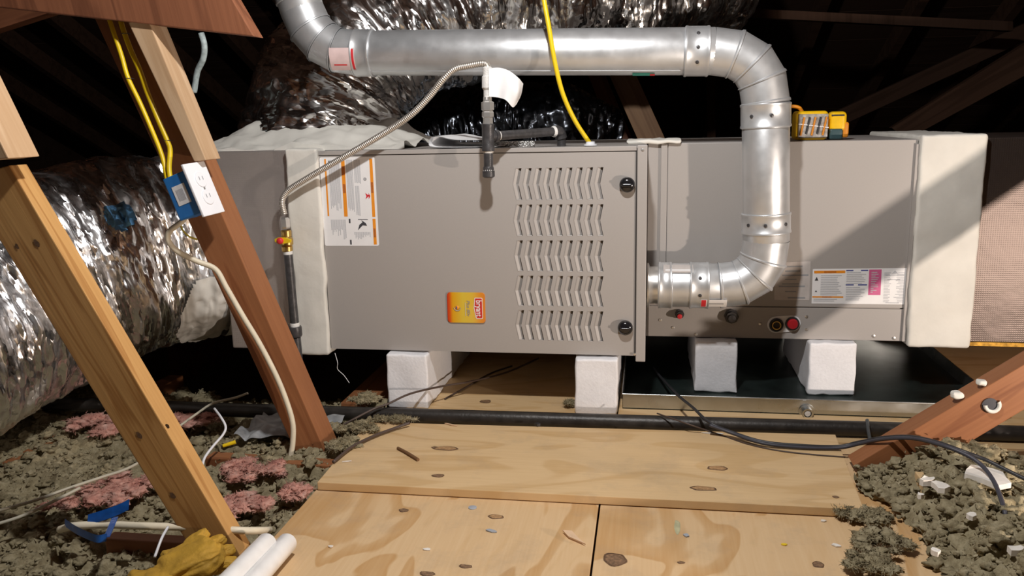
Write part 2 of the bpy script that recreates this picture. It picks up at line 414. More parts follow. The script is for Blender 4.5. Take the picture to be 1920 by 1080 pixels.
# printed badge: yellow face running to orange and red towards one edge (printed colours)
def badge_mat(half):
    m, nt, b = newmat('badge_print'); b.inputs['Roughness'].default_value = 0.3; b.inputs['Coat Weight'].default_value = 0.3
    tc = nt.nodes.new('ShaderNodeTexCoord'); sp = nt.nodes.new('ShaderNodeSeparateXYZ'); nt.links.new(tc.outputs['Object'], sp.inputs[0])
    mr = N(nt, 'ShaderNodeMapRange'); mr.inputs['From Min'].default_value = -half; mr.inputs['From Max'].default_value = half
    nt.links.new(sp.outputs[0], mr.inputs['Value'])
    nt.links.new(ramp(nt, mr.outputs[0], [(0.0, (0.55, 0.03, 0.01)), (0.07, (0.66, 0.09, 0.01)), (0.15, (0.74, 0.36, 0.01)), (0.42, (0.72, 0.52, 0.05)), (0.68, (0.74, 0.48, 0.05)), (0.86, (0.76, 0.30, 0.03)), (1.0, (0.72, 0.23, 0.03))]), b.inputs['Base Color'])
    return m

# ================================================================== SETTING
floor = thing('floor', (0.6, 0, -0.26), 'attic floor of joists under loose insulation and plywood', 'floor', kind='structure')
MB().box(-3.2, 4.2, -3.2, 4.6, -0.26, -0.22).build('underfloor', MT['drywall'], floor)
for jx in (-1.35, -0.94, -0.53, 0.60, 1.0, 1.62, 2.03):
    MB().box(jx-0.019, jx+0.019, 0.75, 4.4, -0.22, -0.03).build('joist', MT['beam'], floor)
# roof: boards and rafters on two slopes that meet above the lamp
ceil = thing('ceiling', (0.6, 0.2, 0.0), 'dark brown wooden underside of the attic roof', 'roof', kind='structure')
RZ, RY = 2.30, -0.2
def roof_pt(y, off=0.0):
    return RZ-abs(y-RY)*0.46-off
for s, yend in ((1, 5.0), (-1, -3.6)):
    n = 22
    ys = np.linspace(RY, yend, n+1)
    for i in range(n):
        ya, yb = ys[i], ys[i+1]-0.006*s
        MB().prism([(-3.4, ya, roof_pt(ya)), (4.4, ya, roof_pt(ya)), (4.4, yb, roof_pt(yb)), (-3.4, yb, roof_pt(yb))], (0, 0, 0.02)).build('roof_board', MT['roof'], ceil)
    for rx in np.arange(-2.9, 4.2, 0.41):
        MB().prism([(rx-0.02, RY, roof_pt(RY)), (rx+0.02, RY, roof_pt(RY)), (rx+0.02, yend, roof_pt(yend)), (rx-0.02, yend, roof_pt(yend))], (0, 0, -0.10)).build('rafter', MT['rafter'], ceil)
wl = MB(); wl.prism([(-3.3, -3.6, -0.25), (-3.3, 5.0, -0.25), (-3.3, 5.0, 0.0), (-3.3, RY, RZ), (-3.3, -3.6, 0.75)], (-0.03, 0, 0)); wl.build('wall_left', MT['roof'], kind='structure')
wr = MB(); wr.prism([(4.3, -3.6, -0.25), (4.3, 5.0, -0.25), (4.3, 5.0, 0.0), (4.3, RY, RZ), (4.3, -3.6, 0.75)], (0.03, 0, 0)); wr.build('wall_right', MT['roof'], kind='structure')
MB().box(-3.4, 4.4, -3.63, -3.6, -0.25, 0.78).build('wall_front', MT['roof'], kind='structure')
MB().box(-3.4, 4.4, 4.75, 4.78, -0.25, 0.1).build('wall_back', MT['roof'], kind='structure')

# ------------------------------------------------------------------ struts and beams
def member(name, quad, Y, t, mat, parent=None, label=None, cat=None, bevel=0.002, knots=()):
    """front face measured on the plane Y, thickness t away from the viewer"""
    P = [on_y(x, y, Y) for x, y in quad]
    ax = (P[3]+P[2]-P[0]-P[1]); ax /= np.linalg.norm(ax)
    ey = np.array([0, 1.0, 0]); ez = np.cross(ax, ey); ez /= np.linalg.norm(ez)
    fr = np.stack([ax, ey, ez], 1)
    o = MB().prism(P, (0, t, 0)).build(name, mat, parent, label, cat, bevel=bevel, frame=fr)
    return o
def knot(parent, c, ex, ey, a, b, mat='knot', rim=True, seed=0, name='knot', flat=False):
    """slightly raised grain knot, an irregular oval with a dark rim, lying on a board face"""
    rg = np.random.default_rng(seed); c = np.array(c, float); ex = np.array(ex, float); ey = np.array(ey, float); nn = np.cross(ex, ey); nn /= np.linalg.norm(nn)
    k = 20; ph = rg.random(3)*6
    def ring(s, h):
        return [c+nn*h+ex*a*s*math.cos(t)*(1+.10*math.sin(2*t+ph[0])+.05*math.sin(5*t+ph[1]))+ey*b*s*math.sin(t)*(1+.12*math.sin(3*t+ph[2])) for t in np.linspace(0, 2*math.pi, k, endpoint=False)]
    m = MB(); r0 = ring(1.0, 0.0003); r1 = ring(0.8, 0.0003 if flat else 0.0009); r2 = ring(0.45, 0.0003 if flat else 0.0006)
    m.add(r0+r1+r2, [(i, (i+1) % k, k+(i+1) % k, k+i) for i in range(k)]+[(k+i, k+(i+1) % k, 2*k+(i+1) % k, 2*k+i) for i in range(k)]+[tuple(range(2*k, 3*k))])
    o = m.build(name, MT[mat], parent)
    if rim:
        mm = MB(); q0 = ring(1.06, 0.0005); q1 = ring(0.90, 0.0012)
        mm.add(q0+q1, [(i, (i+1) % k, k+(i+1) % k, k+i) for i in range(k)]); mm.build('knot_rim', MT['crack'], parent)
    return o

YL, YM = -0.80, -0.35
# foreground strut, yellow fir
b = on_y(400, 1045, YL)
sl = thing('wood_strut', (b[0], YL, 0.0), 'yellow fir strut leaning across the left foreground, nearest the camera', 'strut')
member('brace_board', [(-72, 335), (17, 310), (470, 1075), (386, 1075)], YL, 0.042, MT['strut_yellow'], sl)
member('scab_board', [(-190, -40), (-150, -40), (16, 297), (-30, 302)], YL-0.062, 0.072, MT['scab'], sl)
nrm = np.array([0, -1.0, 0])
for (kx, ky, a, s_) in ((32, 462, 0.004, 1), (69, 456, 0.0055, 2), (261, 816, 0.0055, 3), (324, 929, 0.0055, 4), (314, 799, .004, 5)):
    knot(sl, on_y(kx, ky, YL-0.0005), (.55, 0, -.83), (.83, 0, .55), a*1.3, a*0.8, 'crack', False, s_, flat=True)
# reddish strut with pale scab board
b = on_y(590, 850, YM)
sm = thing('wood_strut', (b[0], YM, 0.0), 'reddish strut carrying the blue outlet box, with a pale board nailed on', 'strut')
member('brace_board', [(165, 8), (245, 8), (612, 853), (557, 853)], YM, 0.078, MT['strut_red'], sm)
member('scab_board', [(240, 42), (276, 33), (386, 300), (364, 303)], YM-0.066, 0.064, MT['scab'], sm)
for (kx, ky, a, s_) in ((296, 98, 0.006, 5), (298, 60, 0.007, 6)):
    pass
# right strut, mirrored web rising out of frame
b = on_y(1690, 880, -0.33)
sr = thing('wood_strut', (b[0], -0.33, 0.0), 'reddish strut rising out of the loose insulation at the right edge', 'strut')
member('brace_board', [(2420, 388), (2420, 470), (1712, 893), (1600, 873)], -0.33, 0.055, MT['strut_red'], sr)
c = on_y(1856, 760, -0.331)
MB().lathe(c, (0, -1, 0), [(0.0, 0.0155), (0.001, 0.0155), (0.0012, 0.013), (0.0014, 0.001)], 20).build('cable_hole', MT['print_dark'], sr, smooth=30)
MB().torus(c+np.array([0.004, -0.002, 0.001]), (0, -1, 0.1), 0.0135, 0.004, 16, 8, 0.6).build('hole_sealant', MT['mastic'], sr, smooth=180)
for px, py, r in ((1795, 742, 0.011), (1842, 720, 0.009)):
    c = on_y(px, py, -0.325)
    MB().rbox(c[0]-r, c[0]+r, c[1]-0.004, c[1]+0.016, c[2]-r*.6, c[2]+r*.6, 0.005, 0.004, 0.003, 90, int(px)).build('mastic_blob', MT['mastic'], sr, smooth=180, merge=True)
# horizontal truss chord at top left and a second one behind it
tb = member('ceiling_beam', [(-200, -170), (372, -110), (476, 68), (-200, -10)], YM-0.075, 0.045, MT['beam'], None, 'brown roof beam crossing the upper left corner with a slanted end', 'beam')
member('ceiling_beam', [(-160, 30), (-130, 95), (135, 10), (105, -50)], 0.35, 0.05, MT['beam'], None, 'thin brown beam end slanting behind the upper left roof beam', 'beam')
# struts beyond the furnace
member('wood_strut', [(1062, -40), (1110, -40), (1248, 262), (1196, 262)], 1.45, 0.05, MT['brown'], None, 'light brown strut standing behind the furnace, crossing behind the vent pipe', 'strut')
member('wood_strut', [(1040, -20), (1066, -20), (1186, 262), (1150, 262)], 1.8, 0.05, MT['beam'], None, 'dim thin strut just left of the light brown one behind the furnace', 'strut')
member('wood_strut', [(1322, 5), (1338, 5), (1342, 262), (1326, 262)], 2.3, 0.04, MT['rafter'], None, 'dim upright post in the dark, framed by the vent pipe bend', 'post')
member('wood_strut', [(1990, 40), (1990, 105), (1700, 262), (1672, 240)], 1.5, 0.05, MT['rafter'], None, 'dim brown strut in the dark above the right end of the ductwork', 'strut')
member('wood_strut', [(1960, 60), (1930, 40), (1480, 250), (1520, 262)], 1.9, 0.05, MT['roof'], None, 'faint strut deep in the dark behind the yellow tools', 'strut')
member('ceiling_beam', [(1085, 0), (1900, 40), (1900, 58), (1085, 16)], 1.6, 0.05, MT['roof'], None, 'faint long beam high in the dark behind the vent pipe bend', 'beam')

# ------------------------------------------------------------------ plywood decking
def sheet(name, poly, z0, z1, mat, label, bevel=0.0012):
    return MB().prism([(x, y, z0) for x, y in poly], (0, 0, z1-z0)).build(name, mat, None, label, 'plywood', bevel=bevel)
pu = sheet('plywood_sheet', [(0.172, -0.540), (1.256, -0.538), (1.285, -0.152), (0.164, -0.185)], 0.002, 0.019, MT['ply_top'], 'raised pale plywood sheet lying on the deck in front of the furnace')
pl1 = sheet('plywood_sheet', [(0.164, -1.30), (0.7565, -1.30), (0.7585, -0.16), (0.168, -0.16)], -0.018, 0.0, MT['ply_low'], 'patchy plywood sheet in the foreground, left of the deck seam')
pl2 = sheet('plywood_sheet', [(0.760, -1.30), (1.372, -1.30), (1.372, -0.16), (0.762, -0.16)], -0.018, 0.0, MT['ply_low'], 'patchy plywood sheet in the foreground, right of the deck seam')
pd = sheet('plywood_sheet', [(0.215, -0.155), (0.775, -0.15), (0.775, 0.85), (0.225, 0.85)], -0.018, 0.0, MT['ply_top'], 'plywood deck under the furnace between the two front foam blocks')
pr = sheet('plywood_sheet', [(0.778, -0.155), (2.6, -0.14), (2.6, 0.85), (0.778, 0.85)], -0.018, 0.0, MT['ply_top'], 'plywood deck under the metal drain pan, showing behind the right strut')
pq = sheet('plywood_sheet', [(1.375, -0.36), (2.4, -0.40), (2.4, -0.145), (1.375, -0.165)], -0.018, 0.0, MT['ply_top'], 'plywood deck strip between right strut and black floor pipe')
for (px, py, a, bb, mt, s_, par, z) in ((836, 841, .026, .012, 'knot_pale', 11, pu, .019), (815, 839, .007, .006, 'knot', 12, pu, .019), (821, 892, .014, .008, 'knot', 13, pu, .019),
        (1345, 878, .022, .011, 'knot_pale', 14, pu, .019), (1319, 916, .027, .010, 'knot_pale', 15, pu, .019), (1153, 1049, .020, .021, 'knot', 16, pl2, 0), (1534, 1059, .010, .010, 'knot', 17, pl2, 0),
        (930, 969, .014, .009, 'knot_pale', 18, pl1, 0), (757, 957, .009, .008, 'knot', 19, pl1, 0), (796, 922, .009, .004, 'knot', 20, pl1, 0), (910, 753, .016, .013, 'knot', 21, pd, 0),
        (801, 1076, .012, .008, 'knot', 22, pl1, 0), (873, 1062, .012, .006, 'knot', 23, pl1, 0), (1277, 1055, .006, .004, 'knot', 25, pl2, 0), (1567, 932, .006, .005, 'knot', 26, pu, .019)):
    knot(par, on_z(px, py, z), (1, 0, 0), (0, 1, 0), a, bb, mt, True, s_)
knot(pl2, on_z(1270, 988, 0), (1, 0, 0), (0, 1, 0), .006, .028, 'smear', False, 41, 'paint_smear')
# old floor joists that show between the insulation
def joist(p, q, w, h, label):
    p = np.array(p); q = np.array(q); d = (q-p)/np.linalg.norm(q-p); e = np.array([-d[1], d[0], 0])
    fr = np.stack([d, e, np.array([0, 0, 1.0])], 1)
    return MB().prism([p-e*w/2, q-e*w/2, q+e*w/2, p+e*w/2], (0, 0, -h)).build('floor_joist', MT['strut_red'], None, label, 'joist', bevel=0.003, frame=fr)
joist(on_z(392, 852, 0.0), on_z(640, 868, 0.0), 0.040, 0.15, 'red stained joist under the foot of the outlet strut')
joist(on_z(205, 1003, -0.012), on_z(425, 1016, -0.012), 0.030, 0.15, 'red stained joist just behind the blue tape and cable')
joist(np.array([0.1, 0.0, 0.0]), np.array([0.1, 0.9, 0.0]), 0.16, 0.15, 'reddish wooden member running back under the furnace left of the foam')
joist(on_z(20, 868, -0.02)*1.0, on_z(330, 703, -0.02)*1.0+np.array([0, 0, 0]), 0.05, 0.1, 'wooden member under the silver flexible duct')

# ================================================================== FURNACE
FL, FT, FB = 0.846, 0.683, 0.150
fu = thing('furnace', (0.42, 0.36, FB), 'grey steel furnace lying on its side with louvred front door', 'furnace')
MB().box(0.0, FL-0.002, 0.014, 0.72, FB, FT).build('cabinet', MT['steel'], fu, bevel=0.003)
# door panel with louvre openings
DX0, DX1, DZ0, DZ1 = 0.004, 0.818, FB+0.004, FT-0.012
zt = on_y(1050, 314.5, 0)[2]; zb = on_y(1050, 638.6, 0)[2]
xl = on_y(967, 470, 0)[0]; xr = on_y(1131, 470, 0)[0]
NR, NC = 5, 9
pitch_z = (zt-zb)/(NR-1+0.87); sh = pitch_z*0.87
cw = (xr-xl)/(NC-1+0.72); sw = cw*0.56; kn = cw*0.32
m = MB()
gx0, gx1 = xl-0.004, xl-0.004+NC*cw
gz1, gz0 = zt+(pitch_z-sh)/2, zt+(pitch_z-sh)/2-NR*pitch_z
YD = 0.0
def q4(a, b_, c_, d_): m.add([(p[0], YD, p[1]) for p in (a, b_, c_, d_)], [(0, 1, 2, 3)])
q4((DX0, DZ0), (gx0, DZ0), (gx0, DZ1), (DX0, DZ1)); q4((gx1, DZ0), (DX1, DZ0), (DX1, DZ1), (gx1, DZ1))
q4((gx0, gz1), (gx1, gz1), (gx1, DZ1), (gx0, DZ1)); q4((gx0, DZ0), (gx1, DZ0), (gx1, gz0), (gx0, gz0))
cells = []
for r in range(NR):
    c1 = gz1-r*pitch_z; c0 = c1-pitch_z; s1 = c1-(pitch_z-sh)/2; s0 = s1-sh; smid = (s1+s0)/2
    for c in range(NC):
        a0 = gx0+c*cw; a1 = a0+cw; l = a0+0.004+kn*0.55; L3 = [l, l-kn, l]; R3 = [q+sw for q in L3]
        q4((a0, s1), (a1, s1), (a1, c1), (a0, c1)); q4((a0, c0), (a1, c0), (a1, s0), (a0, s0))
        q4((a0, smid), (L3[1], smid), (L3[0], s1), (a0, s1)); q4((a0, s0), (L3[2], s0), (L3[1], smid), (a0, smid))
        q4((R3[1], smid), (a1, smid), (a1, s1), (R3[0], s1)); q4((R3[2], s0), (a1, s0), (a1, smid), (R3[1], smid))
        cells.append((l, smid))
# folded edges of the door
for e in ([(DX0, DZ0), (DX1, DZ0)], [(DX1, DZ0), (DX1, DZ1)], [(DX1, DZ1), (DX0, DZ1)], [(DX0, DZ1), (DX0, DZ0)]):
    (xa, za), (xb, zb_) = e
    m.add([(xa, YD, za), (xb, YD, zb_), (xb, YD+0.012, zb_), (xa, YD+0.012, za)], [(0, 1, 2, 3)])
MB().box(gx0-.01, gx1+.01, 0.0132, 0.0138, gz0-.01, gz1+.01).build('louver_shade_sheet', MT['steel_in'], fu)  # dark sheet that paints the cavity's shade behind the openings
door = m.build('door_panel', MT['steel'], fu, merge=True)
# one louver vane, bent at its knee, shared by all openings
lv = MB(); h = sh/2-0.0004; dp = 0.0085; ww = sw-0.0014
front = [(0, 0, h), (-kn, 0, 0), (0, 0, -h)]; back = [(ww, dp, h), (ww-kn, dp, 0), (ww, dp, -h)]
lv.add(front+back, [(0, 1, 4, 3), (1, 2, 5, 4)])
lv.add([(p[0], p[1]+0.0007, p[2]) for p in front+back], [(3, 4, 1, 0), (4, 5, 2, 1)])
# rounded lip along the leading edge and the lower end
lv.tube([(0, 0, h), (-kn, 0, 0), (0, 0, -h)], 0.0009, 6); lv.tube([(0, 0, -h), (ww, 0.001, -h)], 0.0009, 6)
proto = lv.build('louver', MT['steel'], fu, origin=(0, 0, 0))
for k, (x, z) in enumerate(cells):
    o = proto if k == 0 else proto.copy()
    if k: COL.objects.link(o); o.parent = fu
    o.location = Vector(np.array([x, YD, z])-ORIGIN[fu.name])
# top casing lip, right-hand flange strip
MB().box(0.0, FL-0.026, -0.003, 0.014, FT-0.010, FT+0.001).build('top_lip', MT['steel'], fu, bevel=0.001)
MB().box(0.8215, FL, -0.006, 0.03, FB-0.010, FT+0.003).build('side_flange', MT['steel'], fu, bevel=0.002)
MB().box(0.8183, 0.8213, -0.001, 0.013, FB+0.002, FT-0.004).build('door_gap', MT['steel_in'], fu)
for px, py in ((1176, 346), (1172.5, 613.5)):
    c = on_y(px, py, -0.002)
    kb = MB().lathe(c, (0, -1, 0), [(0, .0185), (.004, .0192), (.010, .0190), (.015, .0165), (.018, .011), (.019, .003)], 28).build('knob', MT['knob'], fu, smooth=60)
    MB().rbox(c[0]-.012, c[0]+.012, c[1]-.023, c[1]-.012, c[2]-.0035, c[2]+.0035, .002, .004).build('knob_grip', MT['knob'], kb, smooth=180, merge=True)
for px, py in ((1190, 664), (1205, 281)):
    c = on_y(px, py, -0.006); MB().lathe(c, (0, -1, 0), [(0, .0035), (.0015, .0035), (.002, .001)], 10).build('screw', MT['chrome'], fu, smooth=40)

# flat printed labels: a thin sheet plus its printing
def label_frame(c4, Y):
    P = [on_y(x, y, Y) for x, y in c4]          # TL TR BR BL
    def at(u, v, off=0.0):                      # u right, v down
        p = P[0]*(1-u)*(1-v)+P[1]*u*(1-v)+P[2]*u*v+P[3]*(1-u)*v
        return p+np.array([0, -off, 0])
    return at
def patch(at, rects, name, mat, parent, off=0.0006):
    joined = name == 'small_print'; m = MB()
    for (u0, v0, u1, v1) in rects:
        m.add([at(u0, v0, off), at(u1, v0, off), at(u1, v1, off), at(u0, v1, off)], [(3, 2, 1, 0)])
        if not joined: m.build(name, mat, parent); m = MB()
    if joined: m.build(name, mat, parent, kind='stuff')
def sheet_label(at, name, mat, parent, thick=0.0004, rad=0.035):
    pts = []
    for cu, cv, a0 in ((1, 0, -90), (1, 1, 0), (0, 1, 90), (0, 0, 180)):
        for k in range(5):
            t = math.radians(a0+k*22.5); u = (cu and 1-rad or rad)+rad*math.cos(t); v = (cv and 1-rad*.6 or rad*.6)+rad*.6*math.sin(t)
            pts.append(at(u, v, thick))
    return MB().prism(pts, (0, thick, 0)).build(name, mat, parent)
at = label_frame([(599, 295), (702, 294), (711, 461), (609.5, 461)], -0.0002)
wl_ = sheet_label(at, 'warning_label', MT['paper'], fu)
wl_['label'] = 'white warning label with orange bands'
patch(at, [(.085, .02, .115, .66), (.39, .02, .455, .665), (.905, .02, .96, .67), (.905, .69, .96, .985)], 'orange_band', MT['print_orange'], wl_)
patch(at, [(.395, .1, .45, .2), (.40, .30, .445, .40), (.91, .28, .95, .40), (.915, .80, .95, .90)], 'band_print', MT['print_brown'], wl_, .0009)
rg = random.Random(3); lines = []
for (u0, u1, v0, v1, rag) in ((.16, .36, .03, .60, .10), (.48, .60, .03, .62, .05), (.62, .74, .03, .30, .02), (.62, .70, .32, .66, .02), (.14, .42, .70, .94, .14), (.56, .86, .84, .95, .08)):
    u = u0
    while u < u1: lines.append((u, v0, u+.012, v1-rg.random()*rag)); u += .02
patch(at, lines, 'small_print', MT['print_grey'], wl_)
patch(at, [(.47, .69, .50, .74), (.47, .93, .50, .985), (.64, .695, .82, .703), (.155, .045, .20, .09)], 'dark_print', MT['print_dark'], wl_)
m = MB(); m.add([at(.70, .705, .0009), at(.78, .74, .0009), at(.80, .77, .0009), at(.72, .765, .0009), at(.63, .82, .0009), at(.66, .76, .0009), at(.72, .73, .0009)], [(6, 5, 4, 3, 2, 1, 0)]); m.build('hand_symbol', MT['print_dark'], wl_)
m = MB(); m.add([at(.80, .40, .0009), at(.87, .43, .0009), at(.80, .47, .0009), at(.82, .435, .0009)], [(3, 2, 1, 0)]); m.add([at(.86, .40, .0009), at(.89, .435, .0009), at(.86, .47, .0009)], [(2, 1, 0)]); m.build('flame_symbol', MT['print_red'], wl_)
m = MB(); c = at(.81, .245, .0009); m.torus(c, (0, 1, 0), .0036, .0006, 18, 4); m.build('round_symbol', MT['print_mid'], wl_)
patch(at, [(.79, .24, .83, .25)], 'symbol_bar', MT['print_mid'], wl_)

# maker's badge
at = label_frame([(838, 547.5), (910.5, 547.5), (911, 605.5), (839.5, 605)], -0.0005)
P0 = at(0, 0); P1 = at(1, 1); bx0, bx1 = P0[0], P1[0]; bz1, bz0 = P0[2], P1[2]
pts = []
for cx, cz, a0 in ((bx1-.009, bz1-.009, 0), (bx0+.009, bz1-.009, 90), (bx0+.009, bz0+.009, 180), (bx1-.009, bz0+.009, 270)):
    for k in range(7):
        t = math.radians(a0+k*15); pts.append((cx+.009*math.cos(t), -0.0005, cz+.009*math.sin(t)))
bd = MB().prism(pts, (0, -0.003, 0)).build('maker_badge', badge_mat((bx1-bx0)/2), fu, bevel=0.001)
bd['label'] = 'yellow and red rounded maker badge with sideways lettering'
yb = -0.0041
def bat(u, v, o=0.0): return np.array([bx0+(bx1-bx0)*u, yb-o, bz1-(bz1-bz0)*v])
def poly(ptsuv, name, mat, o): return MB().add([bat(u, v, o) for u, v in ptsuv], [tuple(range(len(ptsuv)))]).build(name, mat, bd)
poly([(.735, .165), (.915, .165), (.935, .19), (.935, .83), (.915, .86), (.77, .86), (.745, .82), (.70, .50), (.725, .19)], 'sign_border', MT['badge_white'], 0)
poly([(.75, .19), (.905, .19), (.92, .21), (.92, .81), (.905, .835), (.785, .835), (.765, .80), (.72, .50), (.74, .21)], 'sign_panel', MT['badge_red'], .0003)
text_mesh('bryant', .0215, bat(.832, .51, .0007), (0, 0, -1), (1, 0, 0), 'sign_lettering', MT['badge_white'], bd, offset=0.02, scale_x=.78)
text_mesh('Plus 80v', .0125, bat(.555, .51, .0003), (0, 0, -1), (1, 0, 0), 'model_lettering', MT['print_mid'], bd, shear=0.25)
poly([(.475, .33), (.485, .33), (.485, .77), (.475, .77)], 'small_print', MT['print_grey'], .0003)
c = bat(.265, .50, .0004)
MB().torus(c, (0, 1, 0), .0085, .0009, 24, 5, .42).build('emblem_ring', MT['print_mid'], bd)
MB().torus(c, (0, -1, 0), .0085, .0009, 24, 5, .42).build('emblem_ring', MT['print_grey'], bd)
MB().lathe(c, (0, -1, 0), [(0, .0052), (.0006, .0048), (.0009, .001)], 20).build('emblem_ball', MT['print_orange'], bd, smooth=60)
MB().add([bat(.235, .465, .0016), bat(.262, .45, .0016), bat(.262, .55, .0016), bat(.235, .535, .0016)], [(0, 1, 2, 3)]).build('emblem_blue', MT['print_blue'], bd)

# ------------------------------------------------------------------ coil cabinet
CY = 0.213
cx0, cx1 = 0.8475, on_y(1725, 262, CY)[0]
co = thing('coil_cabinet', (1.2, 0.5, FB), 'grey steel evaporator coil cabinet to the right of the furnace', 'cabinet')
MB().box(cx0, cx1, CY+0.004, 0.72, FB, FT).build('cabinet', MT['steel'], co, bevel=0.002)
ZS = on_y(1500, 576, CY)[2]
xs = on_y(1251, 400, CY)[0]
MB().box(xs, cx1-0.004, CY-0.001, CY+0.006, ZS+0.0015, FT-0.001).build('upper_panel', MT['steel'], co, bevel=0.0012)
MB().box(cx0+.006, cx1-0.004, CY-0.001, CY+0.006, FB+0.001, ZS-0.0015).build('lower_panel', MT['steel'], co, bevel=0.0012)
MB().box(on_y(1238, 400, CY)[0], xs-0.002, CY-0.004, CY+0.006, ZS+0.002, FT-0.002).build('edge_strip', MT['steel'], co, bevel=0.0012)
MB().box(cx1-0.010, cx1-0.0005, CY-0.009, CY+0.01, FB+0.002, FT-0.012).build('edge_strip', MT['steel'], co, bevel=0.0012)
for px, py in ((1246, 280), (1742, 275), (1707, 560), (1238, 600), (1262, 614), (1305, 627), (1425, 607), (1512, 593), (1512, 617), (1638, 630), (1676, 634), (1722, 620)):
    c = on_y(px, py, CY-0.0015); MB().lathe(c, (0, -1, 0), [(0, .0042), (.0015, .0042), (.0022, .0012)], 10).build('screw', MT['chrome'], co, smooth=40)
at = label_frame([(1524, 504.5), (1703, 502.5), (1699.5, 571), (1521.5, 569)], CY-0.0013)
l2 = sheet_label(at, 'instruction_label', MT['paper'], co, rad=.01); l2['label'] = 'white label with orange, blue and pink blocks'
patch(at, [(.015, .05, .345, .125), (.005, .785, .335, .825)], 'orange_band', MT['print_orange'], l2)
patch(at, [(.12, .07, .25, .105), (.11, .795, .21, .815)], 'band_print', MT['print_brown'], l2, .0009)
patch(at, [(.355, .035, .43, .07), (.51, .035, .585, .07), (.355, .44, .44, .475), (.485, .44, .58, .475)], 'blue_band', MT['print_blue'], l2)
patch(at, [(.595, .03, .725, .745)], 'pink_block', MT['print_pink'], l2)
m = MB(); m.add([at(.025, .33, .0009), at(.062, .33, .0009), at(.044, .22, .0009)], [(0, 1, 2)]); m.add([at(.03, .66, .0009), at(.055, .66, .0009), at(.042, .61, .0009)], [(0, 1, 2)]); m.build('hazard_symbol', MT['print_dark'], l2)
lines = []
for (u0, u1, v0, v1) in ((.09, .32, .18, .74), (.36, .57, .10, .40), (.36, .56, .52, .88), (.02, .30, .86, .93), (.62, .70, .10, .70)):
    v = v0
    while v < v1: lines.append((u0, v, u1-rg.random()*.06, v+.022)); v += .05
v = .12
while v < .95: lines.append((.755, v, .80+rg.random()*.03, v+.018)); lines.append((.92-rg.random()*.06, v, .965, v+.018)); v += .042
lines += [(.77, .18, .96, .2), (.79, .30, .92, .325), (.78, .945, .92, .965)]
patch(at, lines, 'small_print', MT['print_grey'], l2, .0008)
m = MB(); m.add([at(.83, .15, .0009), at(.865, .06, .0009), at(.90, .15, .0009)], [(0, 1, 2)]); m.build('peak_symbol', MT['print_grey'], l2)
at = label_frame([(1452, 492), (1520, 490), (1517.5, 563), (1452, 562)], CY-0.0013)
l3 = sheet_label(at, 'data_sticker', MT['sticker_grey'], co, rad=.02)
patch(at, [(.32, .10, .78, .14), (.30, .22, .72, .26), (.22, .33, .95, .37), (.30, .44, .62, .47), (.22, .56, .70, .59), (.12, .62, .86, .66), (.30, .76, .62, .79), (.38, .92, .88, .96)], 'small_print', MT['print_mid'], l3)
# service plate with suction opening and red-capped liquid stub
zpl = CY-0.001
c1 = on_y(1455, 608.5, zpl); c2 = on_y(1485, 606, zpl)
pts = []
for c, a0 in ((c2, -90), (c1, 90)):
    for k in range(9):
        t = math.radians(a0+k*22.5); R_ = .0225 if c is c2 else .0235
        pts.append((c[0]+R_*math.cos(t), zpl, c[2]+R_*math.sin(t)))
sp = MB().prism(pts, (0, -0.003, 0)).build('service_plate', MT['paper'], co, bevel=.0008)
MB().torus(c1+np.array([0, -.006, 0]), (0, 1, 0), .0155, .0035, 24, 8).build('grommet', MT['rubber'], sp, smooth=180)
MB().lathe(c1+np.array([0, -.002, 0]), (0, -1, 0), [(0, .012), (.010, .012), (.010, .0095), (.001, .009)], 24).build('copper_stub', MT['brass'], sp, smooth=40)
MB().lathe(c1+np.array([0, -.0035, 0]), (0, -1, 0), [(0, .0088), (.0006, .001)], 18).build('stub_hole', MT['print_dark'], sp)
MB().torus(c2+np.array([0, -.006, 0]), (0, 1, 0), .0155, .0035, 24, 8).build('grommet', MT['rubber'], sp, smooth=180)
MB().lathe(c2+np.array([0, -.002, 0]), (0, -1, 0), [(0, .0145), (.010, .0145), (.013, .012), (.0135, .002)], 24).build('red_cap', plain('dark_red_cap', (.42, .012, .02), .4), sp, smooth=40)
for px, py, mt, r in ((1274, 588, 'print_red', .011), (1371, 592, 'iron', .017)):
    c = on_y(px, py, CY-.002)
    d = MB().lathe(c, (0, -1, 0), [(0, r*1.15), (.012, r*1.15), (.012, r*.9), (.022, r*.9), (.022, r*.5), (.02, r*.2)], 8).build('drain_fitting', MT['iron'], co, smooth=30)
    MB().lathe(c+np.array([0, -.022, -0.002]), (0, -1, 0), [(0, r*.6), (.006, r*.6), (.007, r*.15)], 12).build('drain_plug', MT[mt], d, smooth=30)
MB().rbox(.79, .935, .20, .30, .6835, .694, .005, .012, .004, 40, 33).build('top_mastic', MT['mastic'], co, smooth=180, merge=True)
# ------------------------------------------------------------------ plenums with mastic
pln = thing('supply_plenum', (-0.3, 0.35, 0.15), 'foil faced duct board plenum left of the furnace', 'plenum')
MB().box(-0.29, -0.06, 0.012, 0.70, 0.145, 0.686).build('duct_board', MT['fsk'], pln, bevel=0.004)
MB().rbox(-0.086, 0.003, -0.012, 0.72, 0.138, 0.690, 0.007, 0.014, 0.0028, 26, 5, 0.0010).build('mastic_seal', MT['mastic'], pln, smooth=180, merge=True)
